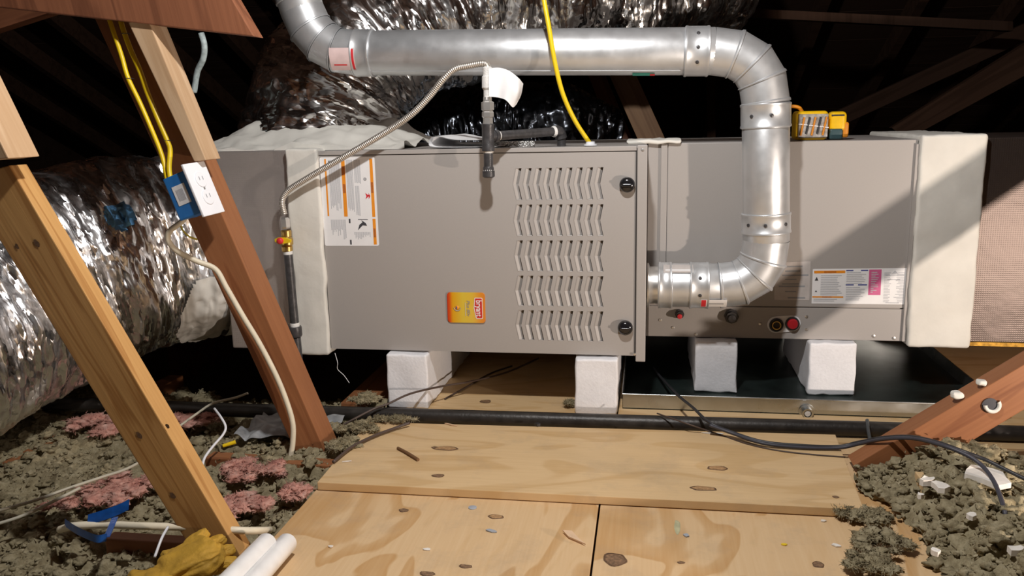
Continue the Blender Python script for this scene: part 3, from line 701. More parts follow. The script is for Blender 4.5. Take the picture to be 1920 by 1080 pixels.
# thick mastic where the rear duct meets the top of the plenum
g = []
for i in range(40):
    row = []
    for j in range(60):
        u = j/59; v = i/39
        x = -0.40+0.62*u; y = 0.05+0.40*v
        e = min(1, 5*min(u, 1-u))*min(1, 4*min(v, 1.0))
        row.append((x, y, 0.688+0.115*e*v**0.7*(1-.55*u*u)+0.006))
    g.append(row)
g = np.array(g); P = g.reshape(-1, 3); P[:, 2] += vnoise(P, 13, 9)*0.016+vnoise(P, 45, 10)*0.006; g = P.reshape(g.shape)
lowg = g.copy(); lowg[..., 2] = 0.684
MB().sheet(g[:, :]).add([g[0, j] for j in range(60)]+[lowg[0, j] for j in range(60)], [(j, j+1, 61+j, 60+j) for j in range(59)]).build('mastic_skirt', MT['mastic'], pln, smooth=180)
rp = thing('return_plenum', (1.9, 0.45, 0.15), 'foil faced duct board plenum at the right edge of the picture', 'plenum')
mx0, mx1 = cx1-0.001, on_y(1838, 450, 0.19)[0]
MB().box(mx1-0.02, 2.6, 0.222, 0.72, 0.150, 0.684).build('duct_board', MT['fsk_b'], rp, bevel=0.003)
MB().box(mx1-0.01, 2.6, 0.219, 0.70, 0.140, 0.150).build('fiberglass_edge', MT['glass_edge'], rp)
MB().rbox(mx0, mx1, 0.192, 0.72, 0.140, 0.694, 0.008, 0.014, 0.0026, 24, 15, 0.0010).build('mastic_seal', MT['mastic'], rp, smooth=180, merge=True)
c = on_y(1843, 275, 0.205)
MB().rbox(c[0]-.012, c[0]+.006, .20, .24, c[2]-.025, c[2]+.012, .003, .006, .004, 60, 4).build('torn_edge', MT['knot_pale'], rp, smooth=180, merge=True)

# ------------------------------------------------------------------ foam blocks
def foam(x0, x1, y0, y1, z0, z1, label, s_):
    return MB().rbox(x0, x1, y0, y1, z0, z1, 0.006, 0.02, 0.0025, 40, s_, 0.0007).build('foam_block', MT['foam'], None, label, 'foam block', 'white foam blocks under the equipment', smooth=180, merge=True)
foam(0.164, 0.276, -0.026, 0.60, 0.0, FB-0.001, 'white foam block under the left end of the furnace', 1)
foam(0.668, 0.776, -0.026, 0.60, 0.0, FB-0.001, 'white foam block under the furnace just below the lower black knob', 2)
foam(0.982, 1.094, 0.172, 0.60, 0.004, FB-0.001, 'white foam block in the drain pan nearer the furnace', 3)
foam(1.282, 1.404, 0.180, 0.60, 0.004, FB-0.001, 'white foam block in the drain pan farther from the furnace', 4)
# ------------------------------------------------------------------ drain pan
dpn = thing('drain_pan', (1.25, 0.4, 0.0), 'shallow galvanized metal drain pan under the coil cabinet', 'drain pan')
X0, X1, Y0, Y1, ZR = 0.788, 1.72, 0.030, 0.78, 0.040
MB().box(X0, X1, Y0, Y1, 0.0005, 0.003).build('pan_floor', MT['pan_floor'], dpn)
for (a, b_, c_, d_) in ((X0, X1, Y0, Y0+.0015), (X0, X1, Y1-.0015, Y1), (X0, X0+.0015, Y0, Y1), (X1-.0015, X1, Y0, Y1)):
    MB().box(a, b_, c_, d_, 0.0005, ZR).build('pan_side', MT['galv_dark'], dpn)
MB().tube([(X0, Y0, ZR), (X1, Y0, ZR), (X1, Y1, ZR), (X0, Y1, ZR), (X0, Y0, ZR)], 0.0022, 8).build('pan_rim', MT['galv_dark'], dpn, smooth=60)
c = on_y(1512, 771, Y0)
df = MB().lathe(c+np.array([0, .002, 0]), (0, -1, 0), [(0, .019), (.006, .019), (.006, .013), (.022, .013), (.022, .0095), (.012, .009)], 24).build('drain_outlet', MT['galv_dark'], dpn, smooth=40)
MB().lathe(c+np.array([0, -.010, 0]), (0, -1, 0), [(0, .0088), (.008, .0075), (.009, .001)], 16).build('outlet_plug', MT['dope'], df, smooth=40)
# ------------------------------------------------------------------ black floor pipe
pp = thing('floor_pipe', (0.8, -0.12, 0.0), 'old black iron pipe running along the deck in front of the furnace', 'pipe')
MB().tube([(-1.6, -0.135, 0.016), (-0.2, -0.132, 0.017), (0.9, -0.120, 0.0195), (2.6, -0.085, 0.0195)], 0.0185, 20).build('pipe_run', MT['oldpipe'], pp, smooth=60)
MB().lathe((2.0, -.097, .0195), (1, 0.02, 0), [(0, .0185), (.001, .0225), (.035, .0225), (.036, .0185)], 20).build('coupling', MT['oldpipe'], pp, smooth=40)

# ================================================================== VENT PIPE
VR, VY = 0.0575, 0.105
ve = thing('vent_pipe', (1.15, VY, 0.25), 'galvanized round metal flue pipe bending up and over the furnace', 'vent pipe')
def dvec(a, b_): d = np.array(b_)-np.array(a); return d/np.linalg.norm(d)
pA = np.array([0.850, VY, 0.318]); pB = np.array([1.148, VY, 0.322])      # lower run
pC = np.array([1.128, VY, 0.905])                                         # top bend corner
pD = on_y(592, 100, VY); pE = on_y(520, -130, VY) # left bend corner, riser
pB = np.array([1.152, VY, 0.320])
def bend(p0, c, p1, back, k=4):
    """points of a segmented elbow between two runs meeting at c"""
    d0 = dvec(c, p0); d1 = dvec(c, p1); a = c+d0*back; b_ = c+d1*back
    out = []
    for i in range(k+1):
        t = i/k; out.append(a*(1-t)**2+c*2*t*(1-t)+b_*t*t)
    return out
E1 = bend(pA, pB, pC, 0.118); E2 = bend(pB, pC, pD, 0.125); E3 = bend(pC, pD, pE, 0.115)
def gores(pts, pre, post):
    full = [pre]+list(pts)+[post]
    # mitred rings at each joint, each gore its own piece
    n = 36; mb = MB(); mb.tube(full, VR, n, caps=False, mitre=True)
    V = np.array(mb.v).reshape(len(full), n, 3)
    for i in range(1, len(full)-2):
        g = MB(); A = V[i]; B = V[i+1]; cA = A.mean(0); cB = B.mean(0)
        rows = [(A, cA, 1.045), (A*.93+B*.07, cA*.93+cB*.07, 1.045), (A*.88+B*.12, cA*.88+cB*.12, 1.0), (B, cB, 1.0)]
        vs = []
        for q, cc, k in rows: vs += list(cc+(q-cc)*k)
        g.add(vs, [(r*n+j, (r+1)*n+j, (r+1)*n+(j+1) % n, r*n+(j+1) % n) for r in range(3) for j in range(n)])
        g.build('elbow_gore', MT['galv'], ve, smooth=25)
def run(a, b_, name='pipe_section', r=VR, mat='galv', prof=None):
    L = np.linalg.norm(np.array(b_)-np.array(a)); 
    return MB().lathe(a, dvec(a, b_), [(0, r*.98), (.002, r), (L-.002, r), (L, r*.98)], 48).build(name, MT[mat], ve, smooth=40)
def collar(c, d, w, r=VR*1.05):
    return MB().lathe(np.array(c)-np.array(d)*w/2, d, [(0, r*.985), (.0015, r*1.02), (.006, r*1.02), (.0075, r), (w-.0075, r), (w-.006, r*1.02), (w-.0015, r*1.02), (w, r*.985)], 48).build('collar', MT['galv'], ve, smooth=50)
def vscrew(c, d, ang, r=VR*1.05):
    d = np.array(d); ref = np.array([0, -1.0, 0]); up = np.cross(d, ref); up /= np.linalg.norm(up)
    e = ref*math.cos(ang)+up*math.sin(ang); p = np.array(c)+e*r
    MB().lathe(p, e, [(-.001, .0045), (.002, .0045), (.003, .0015)], 8).build('screw', MT['iron'], ve, smooth=30)
d1 = dvec(pA, pB); d2 = dvec(pB, pC); d3 = dvec(pC, pD); d4 = dvec(pD, pE)
# outlet stub on furnace flange, lower run, first elbow
run(pA, pA+d1*.05, 'outlet_stub', VR*.86, 'chrome'); run(pA+d1*.026, E1[0]+d1*.003)
collar(pA+d1*.045, d1, .036); collar(pA+d1*.132, d1, .05)
MB().lathe(pA-d1*.001, d1, [(0, VR*1.02), (.004, VR*1.02), (.006, VR*.88)], 32).build('outlet_ring', MT['chrome'], ve, smooth=40)
gores(E1, E1[0]-d1*.05, E1[-1]+d2*.05)
run(E1[-1]-d2*.003, E2[0]+d2*.003)
collar(E1[-1]+d2*.045, d2, .052); collar(E2[0]-d2*.030, d2, .060)
gores(E2, E2[0]-d2*.05, E2[-1]+d3*.05)
run(E2[-1]-d3*.003, E3[0]+d3*.003)
collar(E2[-1]+d3*.040, d3, .060); collar(E3[0]-d3*.022, d3, .05)
gores(E3, E3[0]-d3*.05, E3[-1]+d4*.05)
run(E3[-1]-d4*.003, pE)
collar(E3[-1]+d4*.05, d4, .05)
for c, d, an in ((pA+d1*.132, d1, .25), (pA+d1*.132, d1, -.5), (E1[-1]+d2*.045, d2, -.15), (E1[-1]+d2*.045, d2, .75), (E1[-1]+d2*.045, d2, -.9), (E2[0]-d2*.030, d2, .1), (E2[0]-d2*.030, d2, -.7), (E2[-1]+d3*.04, d3, .1), (E2[-1]+d3*.04, d3, .7), (E2[-1]+d3*.04, d3, -.5)):
    vscrew(c, d, an)
# long seam along each straight run
for a, b_, d in ((pA+d1*.15, E1[0], d1), (E2[-1]+d3*.08, E3[0]-d3*.05, d3)):
    MB().tube([np.array(a)+np.array([0, -VR*.55, -VR*.845]), np.array(b_)+np.array([0, -VR*.55, -VR*.845])], .0012, 6).build('seam', MT['galv'], ve, smooth=60)
def wrap(c, d, a0, a1, l0, l1, name, mat, r=VR*1.06, par=None):
    """a sticker wrapped on the round pipe: angle range measured from the front, length range along d"""
    d = np.array(d); f_ = np.array([0, -1.0, 0]); up = np.cross(f_, d); up = np.array([0, 0, 1.0])-d*d[2]; up /= np.linalg.norm(up); f_ = np.cross(d, up); f_ *= -np.sign(f_[1])
    g = [[np.array(c)+d*l+(f_*math.cos(a)+up*math.sin(a))*r for l in np.linspace(l0, l1, 4)] for a in np.linspace(a0, a1, 10)]
    return MB().sheet(np.array(g)).build(name, mat, par or ve, smooth=180)
dX = np.array([1.0, 0, 0.0])
k1 = wrap(pA, d1, -.95, -.45, .135, .20, 'white_sticker', MT['paper']); wrap(pA, d1, -.93, -.47, .136, .148, 'red_print', MT['print_red'], VR*1.065, k1); wrap(pA, d1, -.72, -.66, .155, .192, 'small_print', MT['print_mid'], VR*1.065, k1)
k2 = wrap(pA, d1, .75, 1.25, .04, .115, 'clear_sticker', MT['sticker_grey'])
wrap(pA, d1, .85, .92, .045, .11, 'small_print', MT['paper'], VR*1.065, k2)
k3 = wrap(E3[0], d3, -.85, .15, -.012, .055, 'white_sticker', plain('pinkish_sticker', (.72, .55, .54), .6)); wrap(E3[0], d3, -.80, .1, -.010, -.004, 'red_print', MT['print_red'], VR*1.065, k3); wrap(E3[0], d3, -.60, -.54, .01, .045, 'small_print', MT['print_red'], VR*1.065, k3)
cst = on_y(1468, 205, VY-.01)
k4 = MB().box(cst[0]-.004, cst[0]+.004, VY-.022, VY+.012, cst[2]-.036, cst[2]+.032).build('white_sticker', MT['paper'], ve)
MB().box(cst[0]-.0042, cst[0]+.0042, VY-.0222, VY+.012, cst[2]-.037, cst[2]-.031).build('red_print', MT['print_red'], k4)
cg = E2[-1]+d3*.14
k5 = wrap(cg, d3, -1.55, -1.15, 0, .055, 'white_sticker', MT['print_green'], VR*1.02); wrap(cg, d3, -1.5, -1.2, .0, .012, 'red_print', MT['print_red'], VR*1.025, k5)

# ================================================================== GAS LINE
gl = thing('gas_pipe', (-0.09, -0.045, 0.06), 'vertical black iron gas pipe with brass shutoff valve beside the left plenum', 'gas pipe')
GY = -0.045
def gp(px, py, Y=GY): return on_y(px, py, Y)
a = gp(540, 474); b_ = gp(553, 612)
MB().tube([a, b_], .0115, 16).build('iron_nipple', MT['iron'], gl, smooth=60)
MB().lathe(a, a-b_, [(-.004, .0118), (.006, .0125), (.008, .011)], 16).build('white_dope', MT['dope'], gl, smooth=60)
MB().lathe(b_, a-b_, [(-.004, .0118), (.006, .0128), (.010, .0118)], 16).build('white_dope', MT['dope'], gl, smooth=60)
c = gp(555, 633)
MB().lathe(b_, c-b_, [(0, .0165), (.004, .0175), (.024, .0175), (.028, .0155)], 16).build('iron_coupling', MT['iron'], gl, smooth=40)
MB().tube([c, c+(0.004, 0, -.20)], .0125, 16).build('iron_riser', MT['iron'], gl, smooth=60)
v0 = gp(536, 428); v1 = gp(539, 472)
MB().lathe(v1, v0-v1, [(0, .012), (.003, .014), (.014, .014), (.015, .012), (.020, .0165), (.034, .0165), (.040, .012), (.041, .0135), (.055, .0135), (.057, .011)], 16).build('valve_body', MT['brass'], gl, smooth=30)
vc = gp(530, 451, GY-.022)
hd = MB(); hd.prism([vc+np.array(q) for q in ((-.020, 0, -.003), (-.010, 0, -.0095), (.006, 0, -.0075), (.024, 0, -.0045), (.025, 0, .003), (.006, 0, .0085), (-.010, 0, .0085), (-.020, 0, .004))], (0, -.005, 0)); hdl = hd.build('valve_handle', MT['yellow_wire'], gl, bevel=.001)
MB().lathe(vc+np.array([-.004, -.004, 0]), (0, -1, 0), [(0, .0085), (.006, .0085), (.009, .006), (.0095, .001)], 16).build('handle_cap', MT['print_red'], hdl, smooth=60)
fx0 = gp(534, 405); fx1 = gp(534, 386)
MB().lathe(v0, fx0-v0, [(0, .0105), (.004, .0125), (.024, .0125), (.028, .009)], 6).build('flare_nut', MT['chrome'], gl, smooth=20)

fxl = thing('gas_flex_line', (0.2, GY, 0.6), 'silver corrugated flexible gas line rising from the valve to the tagged fitting', 'gas line')
pth = spline([gp(533, 402), gp(529, 378), gp(540, 358), gp(575, 335), gp(640, 297), gp(720, 250), gp(770, 216, -.055), gp(806, 180, -.063), gp(830, 150, -.073), gp(852, 130, -.073), gp(880, 123, -.073), gp(905, 119, -.073), gp(913, 123, -.073), gp(914, 132, -.073)], 40)
# corrugations
L = [0.0]
for i in range(1, len(pth)): L.append(L[-1]+np.linalg.norm(pth[i]-pth[i-1]))
nseg = 1100; S = np.linspace(0, L[-1], nseg); PA = np.array(pth); Q = np.stack([np.interp(S, L, PA[:, k]) for k in range(3)], 1)
MB().tube(list(Q), [.0078+.0005*math.sin(s/.0048*2*math.pi) for s in S], 10).build('corrugated_tube', MT['braid'], fxl, smooth=60)
e0 = gp(914, 124, -.073); e1 = gp(914, 182, -.073)
MB().lathe(e0, e1-e0, [(0, .007), (.004, .0115), (.022, .0115), (.024, .0135), (.050, .0135), (.056, .0095), (.078, .0095)], 12).build('end_nut', MT['dope'], fxl, smooth=30)

ga = thing('gas_drip_leg', (0.5, 0, 0.62), 'black iron gas tee with drip leg and nipple on the furnace top edge', 'gas fitting')
t0 = gp(914, 182, -.073); t1 = gp(915, 232, -.073); t2 = gp(915.5, 283, -.073); t3 = gp(916, 320, -.073); t4 = gp(916.5, 336, -.073)
MB().lathe(t0, t1-t0, [(0, .0105), (.010, .0105), (.012, .0155), (.030, .0155), (.032, .0115), (.036, .0145), (.046, .0145), (.048, .012), (np.linalg.norm(t1-t0), .012)], 6).build('union_fitting', MT['chrome'], ga, smooth=20)
MB().lathe(t1, t2-t1, [(0, .013), (.001, .0155), (.008, .0155), (.010, .0148), (.050, .0148), (.052, .0155), (np.linalg.norm(t2-t1), .0155)], 18).build('tee', MT['iron'], ga, smooth=40)
MB().tube([t2, t3], .0115, 16).build('drip_nipple', MT['iron'], ga, smooth=60)
MB().lathe(t3, t4-t3, [(-.010, .0122), (-.006, .0135), (0, .0135), (.001, .0152), (.014, .0152), (.017, .011)], 18).build('drip_cap', MT['iron'], ga, smooth=40)
MB().lathe(t3, t3-t4, [(.0, .0135), (.006, .0132), (.009, .0118)], 16).build('white_dope', MT['dope'], ga, smooth=60)
MB().lathe(t2, t3-t2, [(0, .0125), (.003, .0128), (.005, .0117)], 16).build('white_dope', MT['dope'], ga, smooth=60)
tb0 = gp(915, 256, -.073)
el = on_z(1049, 262, 0.700); el[2] = tb0[2]+.001
el = on_y(1047, 246, el[1] if 0 < el[1] < .3 else .10)
nb = dvec(tb0, el)
MB().lathe(tb0, nb, [(.008, .0125), (.018, .0125), (.019, .0152), (.028, .0152)], 16).build('tee_branch', MT['iron'], ga, smooth=40)
MB().tube([tb0+nb*.024, el-nb*.012], .0112, 16).build('long_nipple', MT['iron'], ga, smooth=60)
MB().lathe(tb0+nb*.0275, nb, [(0, .0135), (.004, .0125), (.006, .0115)], 16).build('white_dope', MT['dope'], ga, smooth=60)
MB().lathe(el-nb*.016, nb, [(-.005, .0117), (0, .0145), (.004, .0145)], 16).build('white_dope', MT['dope'], ga, smooth=60)
MB().tube(spline([el-nb*.014, el-nb*.004, el+nb*.006+np.array([0, 0, -.006]), el+nb*.010+np.array([0, 0, -.018])], 5), .0148, 16).build('elbow', MT['iron'], ga, smooth=60)
MB().tube([el+nb*.010+np.array([0, 0, -.015]), (el+nb*.010)*np.array([1, 1, 0])+np.array([0, 0, .680])], .0113, 14).build('inlet_nipple', MT['iron'], ga, smooth=60)
# paper tag wrapped on the flex end
def tagpt(px, py, Y): return on_y(px, py, Y)
g = np.array([[tagpt(917, 128, -.088), tagpt(937, 127, -.082), tagpt(955, 133, -.085), tagpt(972, 146, -.07), tagpt(981, 157, -.05)],
              [tagpt(917, 155, -.088), tagpt(937, 155, -.085), tagpt(955, 158, -.09), tagpt(971, 170, -.088), tagpt(977, 178, -.055)],
              [tagpt(917, 181, -.088), tagpt(935, 183, -.084), tagpt(949, 188, -.09), tagpt(961, 201, -.08), tagpt(968, 196, -.073)]])
gg = []
for row in g: gg.append(spline(list(row), 5))
gg = np.array(gg); gg = np.array([spline(list(gg[:, j]), 4) for j in range(gg.shape[1])]).transpose(1, 0, 2)
tg = MB().sheet(gg).sheet((gg+np.array([0, .0012, 0]))[::-1]).build('paper_tag', MT['paper'], None, 'curled white paper tag hanging on the flexible gas line end', 'tag', smooth=180)

# ------------------------------------------------------------------ things on the furnace top
def on_top(px, py): return on_z(px, py, FT+.001)
yc = thing('yellow_cable', on_top(1105, 268), 'yellow electrical cable dropping from above into the furnace top', 'cable')
ce = on_y(1107, 266, .06); ce[2] = FT+.002
MB().tube(spline([on_y(1012, -60, .03), on_y(1020, 0, .02), on_y(1029, 50, .012), on_y(1041, 120, .012), on_y(1056, 178, .02), on_y(1079, 228, .04), ce+np.array([0, 0, .003])], 12), .0058, 12).build('cable_jacket', MT['yellow_wire'], yc, smooth=180)
MB().lathe(ce, (0, 0, 1), [(0, .017), (.003, .017), (.004, .012), (.010, .011), (.010, .007)], 16).build('cable_clamp', MT['plate'], yc, smooth=40)
# folded booklet
g0 = on_top(845, 268); 
def strip(pts, w, off, th=.0012):
    P = np.array(spline(pts, 8)); W = np.array(w); a = np.stack([P, P+W], 1); nrm_ = np.array(off)
    return a
xa = on_y(806, 268, .03)[0]; xb = on_y(925, 268, .03)[0]
bk = MB()
prof = [(xb, .000), (xa+.05, .001), (xa+.006, .004), (xa, .016), (xa+.010, .029), (xa+.035, .027), (xa+.07, .020), (xb-.01, .017)]
P = np.array(spline([(x, 0.02, FT+.002+z) for x, z in prof], 8))
bk.sheet(np.stack([P, P+np.array([.035, .20, 0.002])], 1)); bk.sheet((np.stack([P, P+np.array([.035, .20, .002])], 1)+np.array([0, 0, .0014]))[::-1])
bk.build('folded_booklet', MT['paper'], None, 'folded white paper booklet lying on the furnace top', 'booklet', smooth=60)
# loose jack chain
ch = MB(); rg2 = random.Random(11)
for i in range(70):
    c = on_top(rg2.uniform(930, 1000), rg2.uniform(266, 273)); c[1] = min(max(c[1], .01), .12); c[0] = on_y(rg2.uniform(930, 1000), 268, c[1])[0]
    ch.torus((c[0], c[1], FT+.003+rg2.random()*.008), (rg2.uniform(-1, 1), rg2.uniform(-1, 1), rg2.uniform(.2, 1)), .0048, .0011, 10, 5)
ch.build('steel_chain', MT['chrome'], None, 'small heap of bright steel chain on the furnace top', 'chain', smooth=180)

# ------------------------------------------------------------------ yellow tools on the coil cabinet
zt_ = FT+.0012
p = on_y(1490, 254, .25); q = on_y(1552, 254, .25)
bitc = thing('tool_case', ((p[0]+q[0])/2, .26, zt_), 'yellow framed bit case with a clear cloudy window on the coil cabinet', 'tool case')
w_ = q[0]-p[0]; hh = on_y(1520, 208, .25)[2]-zt_
MB().rbox(p[0], q[0], .25, .31, zt_, zt_+hh, .010, .012).build('case_body', MT['tool_yellow'], bitc, smooth=180, merge=True)
MB().rbox(p[0]+.008, q[0]-.001, .2465, .2525, zt_+.006, zt_+hh-.008, .0025, .01).build('case_window', MT['tool_grey'], bitc, smooth=180, merge=True)
for k in range(5):
    x = p[0]+.014+k*(w_-.028)/4
    MB().tube([(x, .2455, zt_+.012+.004*(k % 2)), (x+.008, .2455, zt_+hh-.016)], .0028, 8).build('driver_bit', MT['tool_black' if k % 2 else 'tool_orange'], bitc, smooth=60)
MB().tube([(p[0]+.008, .2448, zt_+hh*.56), (q[0], .2448, zt_+hh*.42)], .0016, 6).build('window_crease', MT['paper'], bitc, smooth=60)
MB().tube(spline([(p[0]-.03, .30, zt_+.075), (p[0]-.012, .29, zt_+hh+.012), (p[0]+.012, .285, zt_+hh+.010), (p[0]+.024, .285, zt_+hh-.004)], 8), .005, 8).build('carry_loop', MT['tool_orange'], bitc, smooth=180)
p = on_y(1553, 254, .27); q = on_y(1583, 254, .27); hh = on_y(1565, 209, .27)[2]-zt_
tm = thing('tape_measure', ((p[0]+q[0])/2, .29, zt_), 'small yellow and black tape measure standing on the coil cabinet', 'tape measure')
MB().rbox(p[0], q[0]+.004, .262, .305, zt_+.020, zt_+hh, .012, .01).build('tape_body', MT['tool_yellow'], tm, smooth=180, merge=True)
MB().rbox(p[0]+.001, q[0]-.006, .259, .302, zt_, zt_+.028, .005, .01).build('tape_grip', MT['tool_teal'], tm, smooth=180, merge=True)
MB().rbox(q[0]-.007, q[0]+.010, .264, .300, zt_+.004, zt_+.045, .006, .01).build('tape_mouth', MT['tool_orange'], tm, smooth=180, merge=True)
MB().box(p[0]+.004, q[0]-.004, .2612, .2622, zt_+hh-.012, zt_+hh-.008).build('tape_stripe', MT['tool_black'], tm)

# ================================================================== FOIL DUCTS
def duct(name, pts, radii, mat, label, cat, seed, nl=260, na=150, wr=.008, parent=None, zmax=None, patch_at=None):
    ctl = np.array(spline(pts, 24)); R_ = np.interp(np.linspace(0, 1, len(ctl)), np.linspace(0, 1, len(radii)), radii)
    L = np.concatenate([[0], np.cumsum(np.linalg.norm(np.diff(ctl, axis=0), axis=1))]); S = np.linspace(0, L[-1], nl)
    P = np.stack([np.interp(S, L, ctl[:, k]) for k in range(3)], 1); RR = np.interp(S, L, R_)
    mb = MB(); mb.tube(list(P), list(RR), na, caps=False)
    V = np.array(mb.v).reshape(nl, na, 3); ctr = P[:, None, :]; out = V-ctr; out /= np.linalg.norm(out, axis=2, keepdims=True)
    ang = np.linspace(0, 2*math.pi, na, endpoint=False)
    s3 = np.stack([np.repeat(S*26, na), np.tile(np.cos(ang)*1.6, nl), np.tile(np.sin(ang)*1.6, nl)], 1)
    w1 = np.abs(vnoise(s3, 1.0, seed)); w2 = np.abs(vnoise(s3*np.array([2.3, 2.2, 2.2]), 1.0, seed+1)); w3 = vnoise(V.reshape(-1, 3), 7, seed+2); w4 = np.abs(vnoise(V.reshape(-1, 3), 55, seed+3))
    d = (-w1*wr*1.6-w2*wr*.9+w3*wr*2.0-w4*wr*.7).reshape(nl, na)
    V = V+out*d[..., None]
    mb.v = [tuple(q) for q in V.reshape(-1, 3)]
    if zmax is not None: mb.f = [f for f in mb.f if mb.v[f[0]][2] < zmax+.03*math.sin(40*mb.v[f[0]][0])]
    o = mb.build(name, mat, parent, label, cat, smooth=180)
    att = o.data.attributes.new('sleeve', 'FLOAT_VECTOR', 'POINT')
    sv = np.stack([np.repeat(S, na), np.tile(np.cos(ang), nl)*np.repeat(RR, na)*.34, np.tile(np.sin(ang), nl)*np.repeat(RR, na)*.34], 1)+vnoise3(V.reshape(-1, 3), 9, seed+8)*.012
    att.data.foreach_set('vector', sv.astype(np.float32).ravel())
    for (pt_, nm_, mt_, di, dj, lift, ragged) in (patch_at or ()):      # painted blue reflection or mastic, laid on the sleeve
        D = np.linalg.norm(V-np.array(pt_), axis=2); i0, j0 = np.unravel_index(D.argmin(), D.shape)
        g = (V+out*lift)[max(i0-di, 0):i0+di+1, [(j0+k) % na for k in range(-dj, dj+1)]]
        if ragged: Q_ = g.reshape(-1, 3); g = (Q_+vnoise3(Q_, 30, 7)*ragged).reshape(g.shape)
        a_, b_ = g.shape[:2]; pm = MB().sheet(g)
        def inside(k): 
            u = (k//b_)/(a_-1)*2-1; w = (k % b_)/(b_-1)*2-1; return u*u+w*w < 1.05+.10*math.sin(5*math.atan2(u, w))
        pm.f = [f for f in pm.f if inside(f[0])]
        pm.build(nm_, MT[mt_], parent, smooth=180)
    return o
fd = thing('flexible_duct', (-0.7, -0.2, 0.05), 'large crumpled silver foil flexible duct sweeping in from the left', 'duct')
duct('duct_sleeve', [(-0.27, 0.35, .42), (-0.44, 0.215, .42), (-0.62, 0.02, .40), (-0.755, -0.24, .335), (-0.82, -0.55, .275), (-0.86, -0.95, .25), (-.88, -1.6, .25)], [.25, .27, .285, .295, .30, .295, .29], MT['duct_foil'], None, None, 31, 420, 200, .009, fd, patch_at=[(on_y(205, 452, -.10), 'blue_reflection_patch', 'duct_blue', 8, 4, .004, 0), (on_y(402, 612, .02), 'mastic_patch', 'mastic', 24, 18, .010, .004)])
# mastic collar at the joint; the blue patch above paints the outlet box's reflection
duct('mastic_collar', [(-0.30, .325, .42), (-0.35, 0.288, .42), (-0.44, .215, .42)], [.275, .306, .298], MT['mastic'], None, None, 44, 40, 160, .005, fd, zmax=.33)
rd = thing('rear_duct', (-0.1, 0.5, 0.69), 'crumpled foil duct rising behind the furnace and under the horizontal flue', 'duct')
duct('duct_sleeve', [(-0.16, .40, .60), (-0.13, .44, .80), (-0.02, .52, .98), (.20, .64, 1.10), (.50, .80, 1.16), (.85, 1.0, 1.22), (1.1, 1.15, 1.27)], [.26, .245, .235, .235, .235, .24, .24], MT['boot_foil'], None, None, 61, 300, 180, .010, rd)

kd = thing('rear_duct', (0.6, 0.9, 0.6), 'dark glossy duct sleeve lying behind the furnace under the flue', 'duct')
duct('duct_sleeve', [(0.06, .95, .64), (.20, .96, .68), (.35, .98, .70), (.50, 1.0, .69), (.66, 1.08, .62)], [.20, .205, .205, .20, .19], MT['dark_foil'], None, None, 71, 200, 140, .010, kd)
# ================================================================== OUTLET AND CABLES ON THE MIDDLE STRUT
Yo = YM-0.03
e1 = dvec(on_y(420, 395, Yo), on_y(383, 306, Yo)); n1 = np.cross(np.array([0, -1.0, 0]), e1); n1 /= np.linalg.norm(n1)
if n1[0] < 0: n1 = -n1
th = math.radians(8); n2 = n1*math.cos(th)+np.array([0, -1.0, 0])*math.sin(th); w2 = np.cross(e1, n2)
ctr = (on_y(381, 354, YM-.075))
ob = thing('outlet_box', ctr-n2*.03-e1*.05, 'blue plastic outlet box with white duplex cover plate on the strut', 'outlet')
def obox(n0, n1_, w0, w1, z0, z1, name, mat, par, bev=.002):
    V = [ctr+n2*a+w2*b_+e1*c_ for c_ in (z0, z1) for a, b_ in ((n0, w0), (n1_, w0), (n1_, w1), (n0, w1))]
    return MB().add(V, [(0, 3, 2, 1), (4, 5, 6, 7), (0, 1, 5, 4), (1, 2, 6, 5), (2, 3, 7, 6), (3, 0, 4, 7)]).build(name, mat, par, bevel=bev)
obox(-.066, -.003, -.028, .028, -.047, .047, 'junction_box', MT['box_blue'], ob, .003)
pt = obox(-.003, .003, -.036, .036, -.058, .058, 'cover_plate', MT['plate'], ob, .0018)
for s in (-1, 1):
    oc = ctr+e1*.0195*s+n2*.003
    rcp = MB().lathe(oc, n2, [(0, .0165), (.0016, .0165), (.0022, .0155), (.0023, .001)], 24).build('receptacle', MT['plate'], pt, smooth=30)
    for dx in (-.0055, .0055):
        V = [oc+n2*.0026+w2*(dx+a)+e1*(b_+.003) for a, b_ in ((-.0009, -.004), (.0009, -.004), (.0009, .004), (-.0009, .004))]
        MB().prism(V, n2*.0002).build('slot', MT['print_mid'], pt)
MB().lathe(ctr+n2*.003, n2, [(0, .003), (.001, .003), (.0014, .001)], 10).build('plate_screw', MT['chrome'], pt, smooth=30)
sgn = -1 if (ctr-w2*.1)[1] < (ctr+w2*.1)[1] else 1
obox(-.052, -.018, sgn*.0282, sgn*.0288, -.018, .024, 'box_sticker', MT['paper'], ob, 0)
obox(-.045, -.026, sgn*.0288, sgn*.0291, -.009, .015, 'sticker_panel', MT['print_grey'], ob, 0)
yy = YM-.036
def cable(name, pts, r, mat, label, sub=10, n=10, cat='cable', group=None):
    return MB().tube(spline(pts, sub), r, n).build(name, mat, None, label, cat, group, smooth=180)
cable('yellow_cable', [on_y(203, 30, yy), on_y(213, 60, yy-.004), on_y(228, 105, yy-.002), on_y(240, 146, yy-.006), on_y(262, 192, yy-.002), on_y(283, 240, yy-.004), on_y(303, 290, yy-.006), on_y(312, 330, yy-.02), on_y(316, 350, yy-.03)], .0050, MT['yellow_wire'], 'left one of two yellow cables stapled down the strut to the outlet box', group='yellow cables feeding the outlet box')
